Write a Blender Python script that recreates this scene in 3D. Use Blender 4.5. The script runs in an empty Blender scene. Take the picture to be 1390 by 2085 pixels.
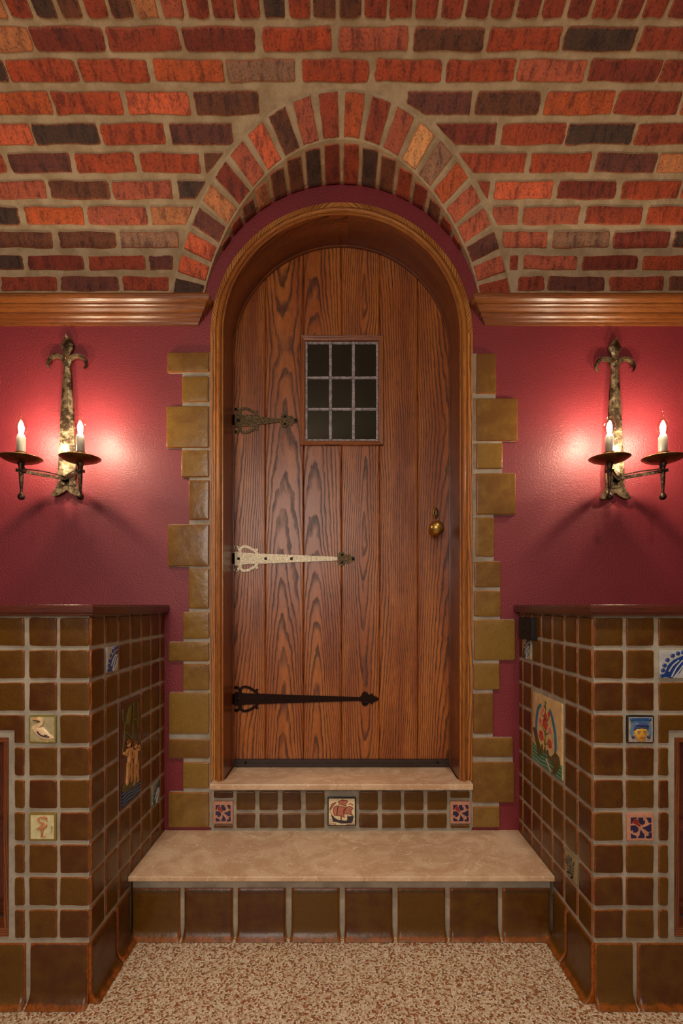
import bpy, math, random
from math import sin, cos, pi, sqrt, asin, radians, atan2, hypot
from mathutils import Vector

random.seed(7)
SC = bpy.context.scene
COL = SC.collection

# ------------------------------------------------------------------ camera, light, exposure
F = 1030.0            # focal length in photo pixels
CY = -1.773           # camera distance from the red wall (y = 0)
CZ = 0.985            # camera height
VX, VY = 695.0, 1232.0
cam_d = bpy.data.cameras.new('camera')
cam = bpy.data.objects.new('camera', cam_d); COL.objects.link(cam)
cam.location = (0, CY, CZ); cam.rotation_euler = (pi/2, 0, 0)
cam_d.sensor_fit = 'VERTICAL'; cam_d.sensor_height = 36; cam_d.sensor_width = 24
cam_d.lens = F/2085*36; cam_d.shift_y = (VY-1042.5)/2085; cam_d.clip_start = .01
SC.camera = cam
SC.view_settings.view_transform = 'Standard'; SC.view_settings.look = 'None'
SC.view_settings.gamma = 1; SC.view_settings.exposure = 0.42
SC.view_settings.use_curve_mapping = False
W = bpy.data.worlds.new('world'); SC.world = W; W.use_nodes = True
W.node_tree.nodes['Background'].inputs[0].default_value = (1, .88, .74, 1)
W.node_tree.nodes['Background'].inputs[1].default_value = .17
SC.cycles.use_denoising = True
SC.cycles.max_bounces = 8

def area(name, loc, rot, sx, sy, e, col):
    d = bpy.data.lights.new(name, 'AREA'); d.shape = 'RECTANGLE'; d.size = sx; d.size_y = sy
    d.energy = e; d.color = col
    o = bpy.data.objects.new(name, d); COL.objects.link(o); o.location = loc; o.rotation_euler = rot
    return o
# the room's ceiling lamps (behind the viewer) and an added soft fill at the back
def spot(name, loc, rot, e, col, ang, blend, r):
    d = bpy.data.lights.new(name, 'SPOT'); d.energy = e; d.color = col; d.spot_size = radians(ang); d.spot_blend = blend; d.shadow_soft_size = r
    o = bpy.data.objects.new(name, d); COL.objects.link(o); o.location = loc; o.rotation_euler = rot
    return o
for lx in (-.62, .62): spot('ceiling_downlight', (lx, -1.45, 2.60), (radians(10), 0, 0), 40, (1, .92, .80), 100, .9, .08)
area('room_fill', (-.55, -3.3, 1.75), (radians(84), 0, 0), 1.0, 1.1, 23, (1, .92, .82))  # added fill, stands in for unseen light behind the viewer
BULB_W = 5.4

# ------------------------------------------------------------------ helpers
def lin(r, g, b):
    f = lambda c: (c/255/12.92) if c/255 <= .04045 else ((c/255+.055)/1.055)**2.4
    return (f(r), f(g), f(b), 1)

def n_(nt, typ, props=None, ins=None):
    n = nt.nodes.new(typ)
    for k, v in (props or {}).items(): setattr(n, k, v)
    for k, v in (ins or {}).items():
        s = n.inputs[k]
        if isinstance(v, bpy.types.NodeSocket): nt.links.new(v, s)
        else: s.default_value = v
    return n
def math_(nt, op, a, b=0.0, c=None, clamp=False):
    ins = {0: a, 1: b}
    if c is not None: ins[2] = c
    return n_(nt, 'ShaderNodeMath', {'operation': op, 'use_clamp': clamp}, ins).outputs[0]
def mix_(nt, f, a, b, mode='MIX'):
    n = n_(nt, 'ShaderNodeMix', {'data_type': 'RGBA', 'blend_type': mode})
    for i, v in ((0, f), (6, a), (7, b)):
        if isinstance(v, bpy.types.NodeSocket): nt.links.new(v, n.inputs[i])
        else: n.inputs[i].default_value = v
    return n.outputs[2]
def ramp_(nt, f, stops, interp='LINEAR'):
    n = n_(nt, 'ShaderNodeValToRGB', None, {0: f}); cr = n.color_ramp; cr.interpolation = interp
    while len(cr.elements) < len(stops): cr.elements.new(.5)
    for e, (p, c) in zip(cr.elements, stops):
        e.position = p; e.color = c if len(c) == 4 else (*c, 1)
    return n.outputs[0]
def step_(nt, v, a, b):
    return n_(nt, 'ShaderNodeMapRange', {'interpolation_type': 'SMOOTHSTEP'}, {0: v, 1: a, 2: b, 3: 0.0, 4: 1.0}).outputs[0]
def noise_(nt, vec, scale, detail=3, rough=.5, dist=0.0):
    return n_(nt, 'ShaderNodeTexNoise', None, {'Vector': vec, 'Scale': scale, 'Detail': detail, 'Roughness': rough, 'Distortion': dist}).outputs[0]
def scale_(nt, vec, s):
    return n_(nt, 'ShaderNodeVectorMath', {'operation': 'MULTIPLY'}, {0: vec, 1: s}).outputs[0]
def bump_(nt, h, dist, strength=1.0, normal=None):
    ins = {'Height': h, 'Distance': dist, 'Strength': strength}
    if normal is not None: ins['Normal'] = normal
    return n_(nt, 'ShaderNodeBump', None, ins).outputs[0]
def newmat(name):
    m = bpy.data.materials.new(name); m.use_nodes = True
    nt = m.node_tree; return m, nt, nt.nodes['Principled BSDF']
def objco(nt): return n_(nt, 'ShaderNodeTexCoord').outputs['Object']
def uvco(nt): return n_(nt, 'ShaderNodeUVMap', {'uv_map': 'UVMap'}).outputs[0]
def setb(nt, b, **k):
    for key, v in k.items():
        s = b.inputs[key.replace('_', ' ')]
        if isinstance(v, bpy.types.NodeSocket): nt.links.new(v, s)
        else: s.default_value = v

# ------------------------------------------------------------------ materials
def mat_plain(name, col, rough=.4, metal=0.0, coat=0.0, bump=0.0, bscale=200, vary=.15):
    m, nt, b = newmat(name); oc = objco(nt)
    f = noise_(nt, oc, 60, 4, .6)
    dark = tuple(c*(1-vary*2) for c in col[:3])+(1,)
    lite = tuple(min(1, c*(1+vary)) for c in col[:3])+(1,)
    c = ramp_(nt, f, [(.3, dark), (.7, lite)])
    setb(nt, b, Base_Color=c, Roughness=rough, Metallic=metal, Coat_Weight=coat)
    if bump: setb(nt, b, Normal=bump_(nt, noise_(nt, oc, bscale, 3), bump))
    return m

def mat_wood(name, light, mid, dark, rough=.30, coat=.35, spacing=.0046, tilt=.045):
    m, nt, b = newmat(name)
    uv = n_(nt, 'ShaderNodeSeparateXYZ', None, {0: uvco(nt)})
    u, v = uv.outputs[0], uv.outputs[1]
    vec = n_(nt, 'ShaderNodeCombineXYZ', None, {0: u, 1: v}).outputs[0]
    w1 = noise_(nt, scale_(nt, vec, (7, 1.0, 1)), 1, 2, .5)
    w2 = noise_(nt, scale_(nt, vec, (40, 14, 1)), 1, 3, .55)
    ud = math_(nt, 'ADD', u, math_(nt, 'MULTIPLY', math_(nt, 'SUBTRACT', w1, .5), .05))
    # distance from a slightly tilted pith line: gives the cathedral figure of flat-sawn oak
    vv = math_(nt, 'MULTIPLY', math_(nt, 'PINGPONG', v, 2.3), tilt)
    d = math_(nt, 'ADD', vv, math_(nt, 'MULTIPLY', w1, .04))
    r = math_(nt, 'SQRT', math_(nt, 'ADD', math_(nt, 'MULTIPLY', ud, ud), math_(nt, 'MULTIPLY', d, d)))
    r = math_(nt, 'ADD', r, math_(nt, 'MULTIPLY', math_(nt, 'SUBTRACT', w2, .5), .0060))
    ph = math_(nt, 'FRACT', math_(nt, 'DIVIDE', r, spacing))
    line = ramp_(nt, ph, [(0, (0, 0, 0)), (.48, (.08, .08, .08)), (.74, (.95, .95, .95)), (.90, (1, 1, 1)), (1, (0, 0, 0))])
    pore = noise_(nt, scale_(nt, vec, (900, 26, 1)), 1, 3, .65)
    pm = step_(nt, pore, .47, .63)
    amt = noise_(nt, scale_(nt, vec, (22, 5, 1)), 1, 3, .6)
    lf = math_(nt, 'MULTIPLY', line, math_(nt, 'MULTIPLY_ADD', pm, .25, .75))
    lf = math_(nt, 'MULTIPLY', lf, math_(nt, 'MULTIPLY_ADD', step_(nt, amt, .25, .55), .65, .35))
    tone = noise_(nt, scale_(nt, vec, (14, 1.5, 1)), 1, 3, .6)
    base = mix_(nt, step_(nt, tone, .3, .7), mid, light)
    base = mix_(nt, math_(nt, 'MULTIPLY', pm, .42), base, dark)
    c = mix_(nt, lf, base, dark)
    setb(nt, b, Base_Color=c, Roughness=math_(nt, 'MULTIPLY_ADD', lf, .15, rough), Coat_Weight=coat, Coat_Roughness=.28,
         Normal=bump_(nt, math_(nt, 'SUBTRACT', 1.0, lf), .0006, .5))
    b.inputs['Specular IOR Level'].default_value = .45
    return m

def mat_tile(name, olive, brown, amber, rough=.26, amb=1.0):
    m, nt, b = newmat(name); oc = objco(nt)
    uv = n_(nt, 'ShaderNodeSeparateXYZ', None, {0: uvco(nt)})
    e, rnd = uv.outputs[0], uv.outputs[1]
    big = noise_(nt, oc, 22, 3, .6)
    sp = noise_(nt, oc, 620, 2, .5)
    t = math_(nt, 'ADD', math_(nt, 'MULTIPLY', rnd, .6), math_(nt, 'MULTIPLY', big, 1.3))
    c = mix_(nt, step_(nt, t, .72, 1.38), olive, brown)
    dk = tuple(x*.45 for x in olive[:3])+(1,)
    c = mix_(nt, math_(nt, 'MULTIPLY', step_(nt, sp, .45, .62), .55), c, dk)
    ee = math_(nt, 'ADD', e, math_(nt, 'MULTIPLY', math_(nt, 'SUBTRACT', noise_(nt, oc, 45, 3, .6), .5), .004))
    ef = math_(nt, 'MULTIPLY', math_(nt, 'SUBTRACT', 1.0, step_(nt, ee, .0006, .0026)), amb)
    ef = math_(nt, 'MULTIPLY', ef, math_(nt, 'MULTIPLY_ADD', step_(nt, noise_(nt, oc, 120, 2), .35, .6), .45, .55))
    c = mix_(nt, ef, c, amber)
    b.inputs['Specular IOR Level'].default_value = .35
    setb(nt, b, Base_Color=c, Roughness=rough, Coat_Weight=.12, Coat_Roughness=.25,
         Normal=bump_(nt, noise_(nt, oc, 26, 3, .55), .0026, .7, bump_(nt, noise_(nt, oc, 420, 2), .0003, .6)))
    return m

def mat_brick():
    m, nt, b = newmat('fired_brick'); oc = objco(nt)
    att = n_(nt, 'ShaderNodeAttribute', {'attribute_name': 'Col'}).outputs[0]
    uv = n_(nt, 'ShaderNodeSeparateXYZ', None, {0: uvco(nt)})
    e, rnd = uv.outputs[0], uv.outputs[1]
    off = n_(nt, 'ShaderNodeCombineXYZ', None, {0: math_(nt, 'MULTIPLY', rnd, 9.0), 1: rnd, 2: 0.0}).outputs[0]
    vec = n_(nt, 'ShaderNodeVectorMath', {'operation': 'ADD'}, {0: oc, 1: off}).outputs[0]
    n1 = noise_(nt, scale_(nt, vec, (46, 16, 16)), 1, 5, .7)
    n2 = noise_(nt, vec, 150, 5, .7)
    n3 = noise_(nt, vec, 520, 3, .6)
    c = mix_(nt, math_(nt, 'MULTIPLY', step_(nt, n1, .50, .62), .75), att, mix_(nt, 1.0, att, (.35, .30, .38, 1), 'MULTIPLY'))
    c = mix_(nt, math_(nt, 'MULTIPLY', step_(nt, n1, .48, .36), .6), c, mix_(nt, 1.0, att, (1.45, 1.25, 1.0, 1), 'MULTIPLY'))
    c = mix_(nt, math_(nt, 'MULTIPLY', step_(nt, n2, .52, .62), .7), c, mix_(nt, 1.0, c, (.34, .28, .28, 1), 'MULTIPLY'))
    c = mix_(nt, math_(nt, 'MULTIPLY', step_(nt, n3, .64, .74), .65), c, lin(222, 140, 84))
    # mortar smears and worn arrises
    ed = math_(nt, 'SUBTRACT', 1.0, step_(nt, math_(nt, 'ADD', e, math_(nt, 'MULTIPLY', math_(nt, 'SUBTRACT', n2, .5), .014)), .0005, .0042))
    c = mix_(nt, math_(nt, 'MULTIPLY', ed, .55), c, lin(205, 112, 68))
    setb(nt, b, Base_Color=c, Roughness=.62,
         Normal=bump_(nt, n2, .004, .9, bump_(nt, n1, .006, .7)))
    b.inputs['Specular IOR Level'].default_value = .55
    return m

def mat_mortar(name, c1, c2, bump=.003, sc=130):
    m, nt, b = newmat(name); oc = objco(nt)
    n1 = noise_(nt, oc, 14, 4, .6); n2 = noise_(nt, oc, sc*4, 3, .7); n3 = noise_(nt, oc, sc*.45, 4, .6)
    c = mix_(nt, step_(nt, n1, .35, .65), c1, c2)
    c = mix_(nt, math_(nt, 'MULTIPLY', step_(nt, n2, .5, .7), .35), c, tuple(x*.45 for x in c1[:3])+(1,))
    setb(nt, b, Base_Color=c, Roughness=.9, Normal=bump_(nt, n2, bump*.35, .8, bump_(nt, n3, bump, .8)))
    return m

def mat_wall():
    m, nt, b = newmat('crimson_orange_peel_paint'); oc = objco(nt)
    n1 = noise_(nt, oc, 170, 2, .5, .6); n2 = noise_(nt, oc, 5, 3)
    c = ramp_(nt, n2, [(.35, lin(124, 34, 41)), (.65, lin(132, 38, 45))])
    setb(nt, b, Base_Color=c, Roughness=.5, Coat_Weight=.28, Coat_Roughness=.52, Normal=bump_(nt, n1, .0020, .8))
    return m

def mat_terrazzo():
    m, nt, b = newmat('terrazzo'); oc = objco(nt)
    dv = n_(nt, 'ShaderNodeVectorMath', {'operation': 'ADD'}, {0: oc, 1: scale_(nt, n_(nt, 'ShaderNodeTexNoise', None, {'Vector': oc, 'Scale': 90}).outputs[1], (.0035, .0035, 0))}).outputs[0]
    vo = n_(nt, 'ShaderNodeTexVoronoi', {'voronoi_dimensions': '2D'}, {'Vector': dv, 'Scale': 225})
    ve = n_(nt, 'ShaderNodeTexVoronoi', {'voronoi_dimensions': '2D', 'feature': 'DISTANCE_TO_EDGE'}, {'Vector': dv, 'Scale': 225})
    cell = n_(nt, 'ShaderNodeSeparateColor', None, {0: vo.outputs['Color']}).outputs[0]
    c = ramp_(nt, cell, [(0, lin(212, 184, 150)), (.28, lin(184, 150, 114)), (.46, lin(230, 210, 180)), (.70, lin(156, 110, 74)),
                         (.78, lin(150, 78, 46)), (.91, lin(104, 74, 52)), (.95, lin(208, 180, 146))], 'CONSTANT')
    gm = math_(nt, 'SUBTRACT', 1.0, step_(nt, ve.outputs['Distance'], .02, .13))
    c = mix_(nt, math_(nt, 'MULTIPLY', gm, .75), c, lin(146, 112, 80))
    st = noise_(nt, oc, 1.6, 3)
    c = mix_(nt, math_(nt, 'MULTIPLY', step_(nt, st, .45, .7), .22), c, lin(120, 90, 60))
    setb(nt, b, Base_Color=c, Roughness=.42)
    return m

def mat_stone():
    m, nt, b = newmat('beige_marble'); oc = objco(nt)
    n1 = noise_(nt, oc, 9, 6, .6, 1.2); n2 = noise_(nt, oc, 34, 5, .6, 2.2); n3 = noise_(nt, oc, 420, 3, .6)
    c = mix_(nt, step_(nt, n1, .38, .64), lin(198, 158, 122), lin(220, 186, 150))
    c = mix_(nt, math_(nt, 'MULTIPLY', step_(nt, n2, .56, .66), .65), c, lin(240, 212, 172))
    c = mix_(nt, math_(nt, 'MULTIPLY', step_(nt, n3, .52, .66), .35), c, lin(166, 116, 84))
    setb(nt, b, Base_Color=c, Roughness=.34)
    return m

def mat_iron(name, c1, c2, rough=.45, sc=70, bump=.002):
    m, nt, b = newmat(name); oc = objco(nt)
    n1 = noise_(nt, oc, sc, 4, .65); n2 = noise_(nt, oc, sc*5, 3, .6)
    c = mix_(nt, step_(nt, n1, .40, .58), c1, c2)
    setb(nt, b, Base_Color=c, Metallic=.85, Roughness=math_(nt, 'MULTIPLY_ADD', n2, .3, rough-.12), Normal=bump_(nt, n1, bump, .9, bump_(nt, n2, bump*.3, .7)))
    return m

M = {}
M['brick'] = mat_brick()
M['mortar'] = mat_mortar('sandy_mortar', lin(172, 146, 108), lin(200, 174, 136), .007)
M['grout'] = mat_mortar('grey_grout', lin(146, 134, 116), lin(170, 158, 138), .0015, 200)
M['tile'] = mat_tile('olive_brown_glaze', lin(98, 62, 12), lin(80, 38, 14), lin(158, 80, 24), .3, .85)
M['quoin'] = mat_tile('lit_olive_glaze', lin(146, 108, 48), lin(122, 80, 38), lin(174, 94, 28), .24)  # lighter copy of the olive glaze, sconce light put into its colour
M['wall'] = mat_wall()
M['terrazzo'] = mat_terrazzo()
M['stone'] = mat_stone()
M['door_wood'] = mat_wood('stained_oak', lin(194, 112, 46), lin(156, 78, 30), lin(38, 12, 6), .34, .15, .0066)
M['trim_wood'] = mat_wood('golden_oak_trim', lin(204, 134, 62), lin(176, 100, 42), lin(60, 26, 10), .27, .5, .0036)
M['diag_wood'] = mat_wood('laminated_golden_oak', lin(206, 138, 66), lin(178, 104, 44), lin(58, 26, 10), .3, .4, .0085)
M['crown_wood'] = mat_wood('brown_oak_moulding', lin(164, 98, 42), lin(132, 70, 28), lin(54, 22, 8), .24, .5, .0040)
M['jamb_wood'] = mat_wood('dark_stained_oak', lin(150, 80, 34), lin(118, 56, 23), lin(38, 14, 8), .3, .4)
M['cap_wood'] = mat_wood('mahogany_stained_oak', lin(112, 46, 22), lin(84, 30, 16), lin(34, 11, 8), .28, .4, .003)
M['plaster'] = mat_plain('cream_plaster', lin(205, 185, 150), .8)
M['iron'] = mat_iron('hammered_iron', lin(160, 138, 104), lin(70, 54, 38), .36, 26, .004)
M['dark_iron'] = mat_iron('dark_forged_iron', lin(96, 76, 56), lin(44, 32, 26), .42, 110)
M['bronze'] = mat_iron('bronze_drip_pan', lin(150, 112, 60), lin(120, 84, 44), .36, 30, .0006)
M['hinge_speckled'] = mat_iron('speckled_bronze_strap', lin(120, 96, 66), lin(56, 42, 30), .42, 260, .001)
M['hinge_sheen'] = mat_iron('strap_painted_sheen', lin(214, 196, 166), lin(160, 142, 118), .34, 260, .001)  # bright reflection on the middle strap, painted into its colour
M['hinge_black'] = mat_iron('black_brown_strap', lin(50, 26, 18), lin(34, 18, 13), .5, 260, .001)
M['bolt'] = mat_iron('blackened_bolt', lin(50, 46, 42), lin(30, 28, 26), .4, 200)
M['brass'] = mat_iron('aged_brass', lin(198, 158, 84), lin(172, 128, 60), .26, 60, .0004)
M['lead'] = mat_iron('lead_came', lin(176, 164, 162), lin(132, 122, 126), .42, 90, .002)
M['lead'].node_tree.nodes['Principled BSDF'].inputs['Metallic'].default_value = .35
M['sleeve'] = mat_plain('ivory_candle_sleeve', lin(138, 130, 118), .35)
M['rubber'] = mat_plain('brown_weather_strip', lin(52, 34, 26), .45)
M['outlet'] = mat_plain('dark_brown_plastic', lin(22, 9, 6), .7)
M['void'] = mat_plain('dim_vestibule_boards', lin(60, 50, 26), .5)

def mat_glass(name, tint, rough=.03):
    m, nt, b = newmat(name); nt.nodes.remove(b)
    tr = n_(nt, 'ShaderNodeBsdfTransparent', None, {0: tint})
    gl = n_(nt, 'ShaderNodeBsdfGlossy', None, {0: (1, 1, 1, 1), 1: rough})
    lw = n_(nt, 'ShaderNodeLayerWeight', None, {0: .5})
    fr = n_(nt, 'ShaderNodeMath', {'operation': 'MULTIPLY_ADD'}, {0: math_(nt, 'POWER', lw.outputs[1], 2.6), 1: .85, 2: .04})
    mx = n_(nt, 'ShaderNodeMixShader', None, {0: fr.outputs[0], 1: tr.outputs[0], 2: gl.outputs[0]})
    nt.links.new(mx.outputs[0], nt.nodes['Material Output'].inputs[0])
    return m
M['bulb_glass'] = mat_glass('clear_bulb_glass', (.97, .93, .84, 1))
M['pane'] = mat_glass('window_glass', (.55, .52, .42, 1), .05)
def mat_emit(name, col, s):
    m, nt, b = newmat(name); setb(nt, b, Base_Color=(1, .9, .7, 1), Emission_Color=col, Emission_Strength=s)
    return m
M['filament'] = mat_emit('glowing_filament', (1, .90, .70, 1), 40)
_g = {}
def glaze(r, g, b):
    k = (r, g, b)
    if k not in _g: _g[k] = mat_plain('glaze_%d_%d_%d' % k, lin(*k), .3, 0, .3, .0006, 300, .12)
    return _g[k]

# ------------------------------------------------------------------ mesh builder
class MB:
    def __init__(s): s.v = []; s.f = []; s.uv = []; s.m = []; s.c = []; s.mats = []; s.sm = []
    def mi(s, mat):
        if mat not in s.mats: s.mats.append(mat)
        return s.mats.index(mat)
    def add(s, verts, faces, mat, uvs=None, col=(1, 1, 1), smooth=False):
        o = len(s.v); s.v += [tuple(p) for p in verts]; mi = s.mi(mat)
        for f in faces:
            s.f.append([o+i for i in f]); s.m.append(mi); s.c.append(col); s.sm.append(smooth)
            s.uv.append([tuple(uvs[i]) if uvs else (0, 0) for i in f])
    def box(s, x0, x1, y0, y1, z0, z1, mat, grain=None, uo=None):
        """grain: axis the wood grain runs along"""
        P = [(x, y, z) for x in (x0, x1) for y in (y0, y1) for z in (z0, z1)]
        ctr = ((x0+x1)/2, (y0+y1)/2, (z0+z1)/2); so = random.random()*4
        off = uo if uo is not None else random.choice((-1, 1))*random.uniform(.03, .12)
        for f in ((0, 1, 3, 2), (4, 6, 7, 5), (0, 4, 5, 1), (2, 3, 7, 6), (0, 2, 6, 4), (1, 5, 7, 3)):
            vs = [P[i] for i in f]
            if grain is None: uv = None
            else:
                g = 'xyz'.index(grain); o2 = [i for i in range(3) if i != g]
                uv = [(off+(p[o2[0]]-ctr[o2[0]])+(p[o2[1]]-ctr[o2[1]]), p[g]+so) for p in vs]
            s.add(vs, [(0, 1, 2, 3)], mat, uv)
    def lathe(s, prof, cx, cy, mat, n=24, axis='z', smooth=True):
        vs = []
        for r, z in prof:
            for i in range(n):
                a = 2*pi*i/n
                if axis == 'z': vs.append((cx+r*cos(a), cy+r*sin(a), z))
                else: vs.append((cx+r*cos(a), z, cy+r*sin(a)))      # axis y: (cx, cz)
        fs = []
        for j in range(len(prof)-1):
            for i in range(n):
                fs.append((j*n+i, j*n+(i+1) % n, (j+1)*n+(i+1) % n, (j+1)*n+i))
        s.add(vs, fs, mat, smooth=smooth)
    def tube(s, pts, rad, mat, n=8):
        pts = [Vector(p) for p in pts]; vs = []
        for i, p in enumerate(pts):
            t = (pts[min(i+1, len(pts)-1)]-pts[max(i-1, 0)]).normalized()
            a = t.cross(Vector((0, 0, 1)))
            if a.length < .1: a = t.cross(Vector((1, 0, 0)))
            a.normalize(); b = t.cross(a)
            r = rad[i] if isinstance(rad, (list, tuple)) else rad
            for k in range(n): vs.append(p+a*r*cos(2*pi*k/n)+b*r*sin(2*pi*k/n))
        fs = [(i*n+k, i*n+(k+1) % n, (i+1)*n+(k+1) % n, (i+1)*n+k) for i in range(len(pts)-1) for k in range(n)]
        fs += [tuple(range(n))[::-1], tuple((len(pts)-1)*n+k for k in range(n))]
        s.add(vs, fs, mat, smooth=True)
    def build(s, name, parent=None, origin=None):
        me = bpy.data.meshes.new(name)
        o3 = Vector(origin) if origin else Vector((0, 0, 0))
        if origin is None and parent is None and s.v:
            xs, ys, zs = zip(*s.v); o3 = Vector(((min(xs)+max(xs))/2, (min(ys)+max(ys))/2, min(zs)))
        if parent is not None: o3 = PLOC[parent.name]
        me.from_pydata([tuple(Vector(p)-o3) for p in s.v], [], s.f)
        for m in s.mats: me.materials.append(m)
        me.polygons.foreach_set('material_index', s.m)
        me.polygons.foreach_set('use_smooth', s.sm)
        ul = me.uv_layers.new(name='UVMap'); flat = []
        for u in s.uv:
            for a in u: flat += [a[0], a[1]]
        ul.data.foreach_set('uv', flat)
        ca = me.color_attributes.new('Col', 'FLOAT_COLOR', 'CORNER'); flat = []
        for c, f in zip(s.c, s.f): flat += [c[0], c[1], c[2], 1.0]*len(f)
        ca.data.foreach_set('color', flat)
        me.validate(); me.update()
        o = bpy.data.objects.new(name, me); COL.objects.link(o)
        if parent is not None:
            o.parent = parent; PLOC[o.name] = o3
        else:
            o.location = o3; PLOC[o.name] = o3
        return o
PLOC = {}
def empty(name, loc, label=None, cat=None, group=None, kind=None):
    o = bpy.data.objects.new(name, None); COL.objects.link(o); o.location = loc; PLOC[o.name] = Vector(loc)
    o.empty_display_size = .1
    return tag(o, label, cat, group, kind)
def tag(o, label=None, cat=None, group=None, kind=None):
    if label: o['label'] = label
    if cat: o['category'] = cat
    if group: o['group'] = group
    if kind: o['kind'] = kind
    return o

def frame(O, U, V):
    O, U, V = Vector(O), Vector(U), Vector(V); Nn = U.cross(V)
    return lambda u, v, h: O+U*u+V*v+Nn*h

def rrect(u0, v0, u1, v1, r=.003, jit=0.0, seg=2, sub=4):
    """rounded rectangle, counter-clockwise, slightly wavy"""
    r = min(r, (u1-u0)*.45, (v1-v0)*.45)
    cs = [(u1-r, v0+r, -90), (u1-r, v1-r, 0), (u0+r, v1-r, 90), (u0+r, v0+r, 180)]
    pts = []
    for k, (cx, cy, a0) in enumerate(cs):
        for i in range(seg+1):
            a = radians(a0+90*i/seg); pts.append((cx+r*cos(a), cy+r*sin(a)))
        nx, ny, na = cs[(k+1) % 4]
        a = radians(na); e = (nx+r*cos(a), ny+r*sin(a)); p = pts[-1]
        for i in range(1, sub): pts.append((p[0]+(e[0]-p[0])*i/sub, p[1]+(e[1]-p[1])*i/sub))
    if jit:
        # low-frequency wobble
        ph = [random.uniform(0, 6.28) for _ in range(4)]; n = len(pts)
        o = []
        for i, (x, y) in enumerate(pts):
            a = 2*pi*i/n
            o.append((x+jit*(.6*sin(2*a+ph[0])+.4*sin(5*a+ph[1]))+random.uniform(-1, 1)*jit*.35,
                      y+jit*(.6*sin(3*a+ph[2])+.4*sin(6*a+ph[3]))+random.uniform(-1, 1)*jit*.35))
        pts = o
    return pts

def pillow(mb, poly, mp, t, bev, mat, col=(1, 1, 1), dome=0.0, rnd=None, ctr=None, h0=0.0):
    us = [p[0] for p in poly]; vs_ = [p[1] for p in poly]
    w, h = max(us)-min(us), max(vs_)-min(vs_)
    c = ctr or ((max(us)+min(us))/2, (max(vs_)+min(vs_))/2)
    rnd = random.random() if rnd is None else rnd
    n = len(poly); V = []; UV = []
    rings = [(0, h0, 0), (0, h0+(t-bev)*.9, 0), (bev*.25, t-bev*.35, bev*.3), (bev*.6, t-bev*.08, bev*.7), (bev, t, bev), (bev+min(w, h)*.18, t+dome*.7, bev+min(w, h)*.18)]
    for ins, hh, e in rings:
        kx = max(.02, 1-2*ins/w); ky = max(.02, 1-2*ins/h)
        for (x, y) in poly:
            V.append(mp(c[0]+(x-c[0])*kx, c[1]+(y-c[1])*ky, hh)); UV.append((e, rnd))
    V.append(mp(c[0], c[1], t+dome)); UV.append((min(w, h)/2, rnd))
    F_ = []
    for j in range(len(rings)-1):
        for i in range(n): F_.append((j*n+i, j*n+(i+1) % n, (j+1)*n+(i+1) % n, (j+1)*n+i))
    b = (len(rings)-1)*n
    for i in range(n): F_.append((b+i, b+(i+1) % n, len(V)-1))
    mb.add(V, F_, mat, UV, col, True)

def prism(mb, poly, mp, h0, h1, mat, smooth=False):
    n = len(poly)
    a = sum(poly[i][0]*poly[(i+1) % n][1]-poly[(i+1) % n][0]*poly[i][1] for i in range(n))
    if a < 0: poly = poly[::-1]
    V = [mp(x, y, h0) for x, y in poly]+[mp(x, y, h1) for x, y in poly]
    mb.add(V, [(i, (i+1) % n, n+(i+1) % n, n+i) for i in range(n)]+[tuple(range(n, 2*n)), tuple(range(n))[::-1]], mat)

def strokep(pts, wid, closed=False):
    """polygon of a tapered stroke"""
    n = len(pts); L = []; R_ = []
    for i, (x, y) in enumerate(pts):
        x0, y0 = pts[max(i-1, 0)]; x1, y1 = pts[min(i+1, n-1)]
        dx, dy = x1-x0, y1-y0; l = hypot(dx, dy) or 1
        w = wid[i] if isinstance(wid, (list, tuple)) else wid
        L.append((x-dy/l*w/2, y+dx/l*w/2)); R_.append((x+dy/l*w/2, y-dx/l*w/2))
    return L, R_
def stroke(mb, pts, wid, mp, h0, h1, mat):
    L, R_ = strokep(pts, wid); n = len(pts)
    V = []
    for a, b in zip(L, R_): V += [mp(*a, h0), mp(*b, h0), mp(*b, h1), mp(*a, h1)]
    F_ = []
    for i in range(n-1):
        for k in range(4): F_.append((i*4+k, i*4+(k+1) % 4, (i+1)*4+(k+1) % 4, (i+1)*4+k))
    F_ += [(0, 3, 2, 1), tuple((n-1)*4+k for k in range(4))]
    mb.add(V, F_, mat)
def ell(cx, cy, rx, ry, rot=0, n=18):
    a0 = radians(rot)
    return [(cx+rx*cos(2*pi*i/n)*cos(a0)-ry*sin(2*pi*i/n)*sin(a0), cy+rx*cos(2*pi*i/n)*sin(a0)+ry*sin(2*pi*i/n)*cos(a0)) for i in range(n)]
def curve(pts, n=5):
    """Catmull-Rom through pts"""
    out = []; P = [pts[0]]+list(pts)+[pts[-1]]
    for i in range(1, len(P)-2):
        for k in range(n):
            t = k/n
            out.append(tuple(.5*((2*P[i][d])+(-P[i-1][d]+P[i+1][d])*t+(2*P[i-1][d]-5*P[i][d]+4*P[i+1][d]-P[i+2][d])*t*t+(-P[i-1][d]+3*P[i][d]-3*P[i+1][d]+P[i+2][d])*t**3) for d in range(len(pts[0]))))
    out.append(tuple(pts[-1])); return out
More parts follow.
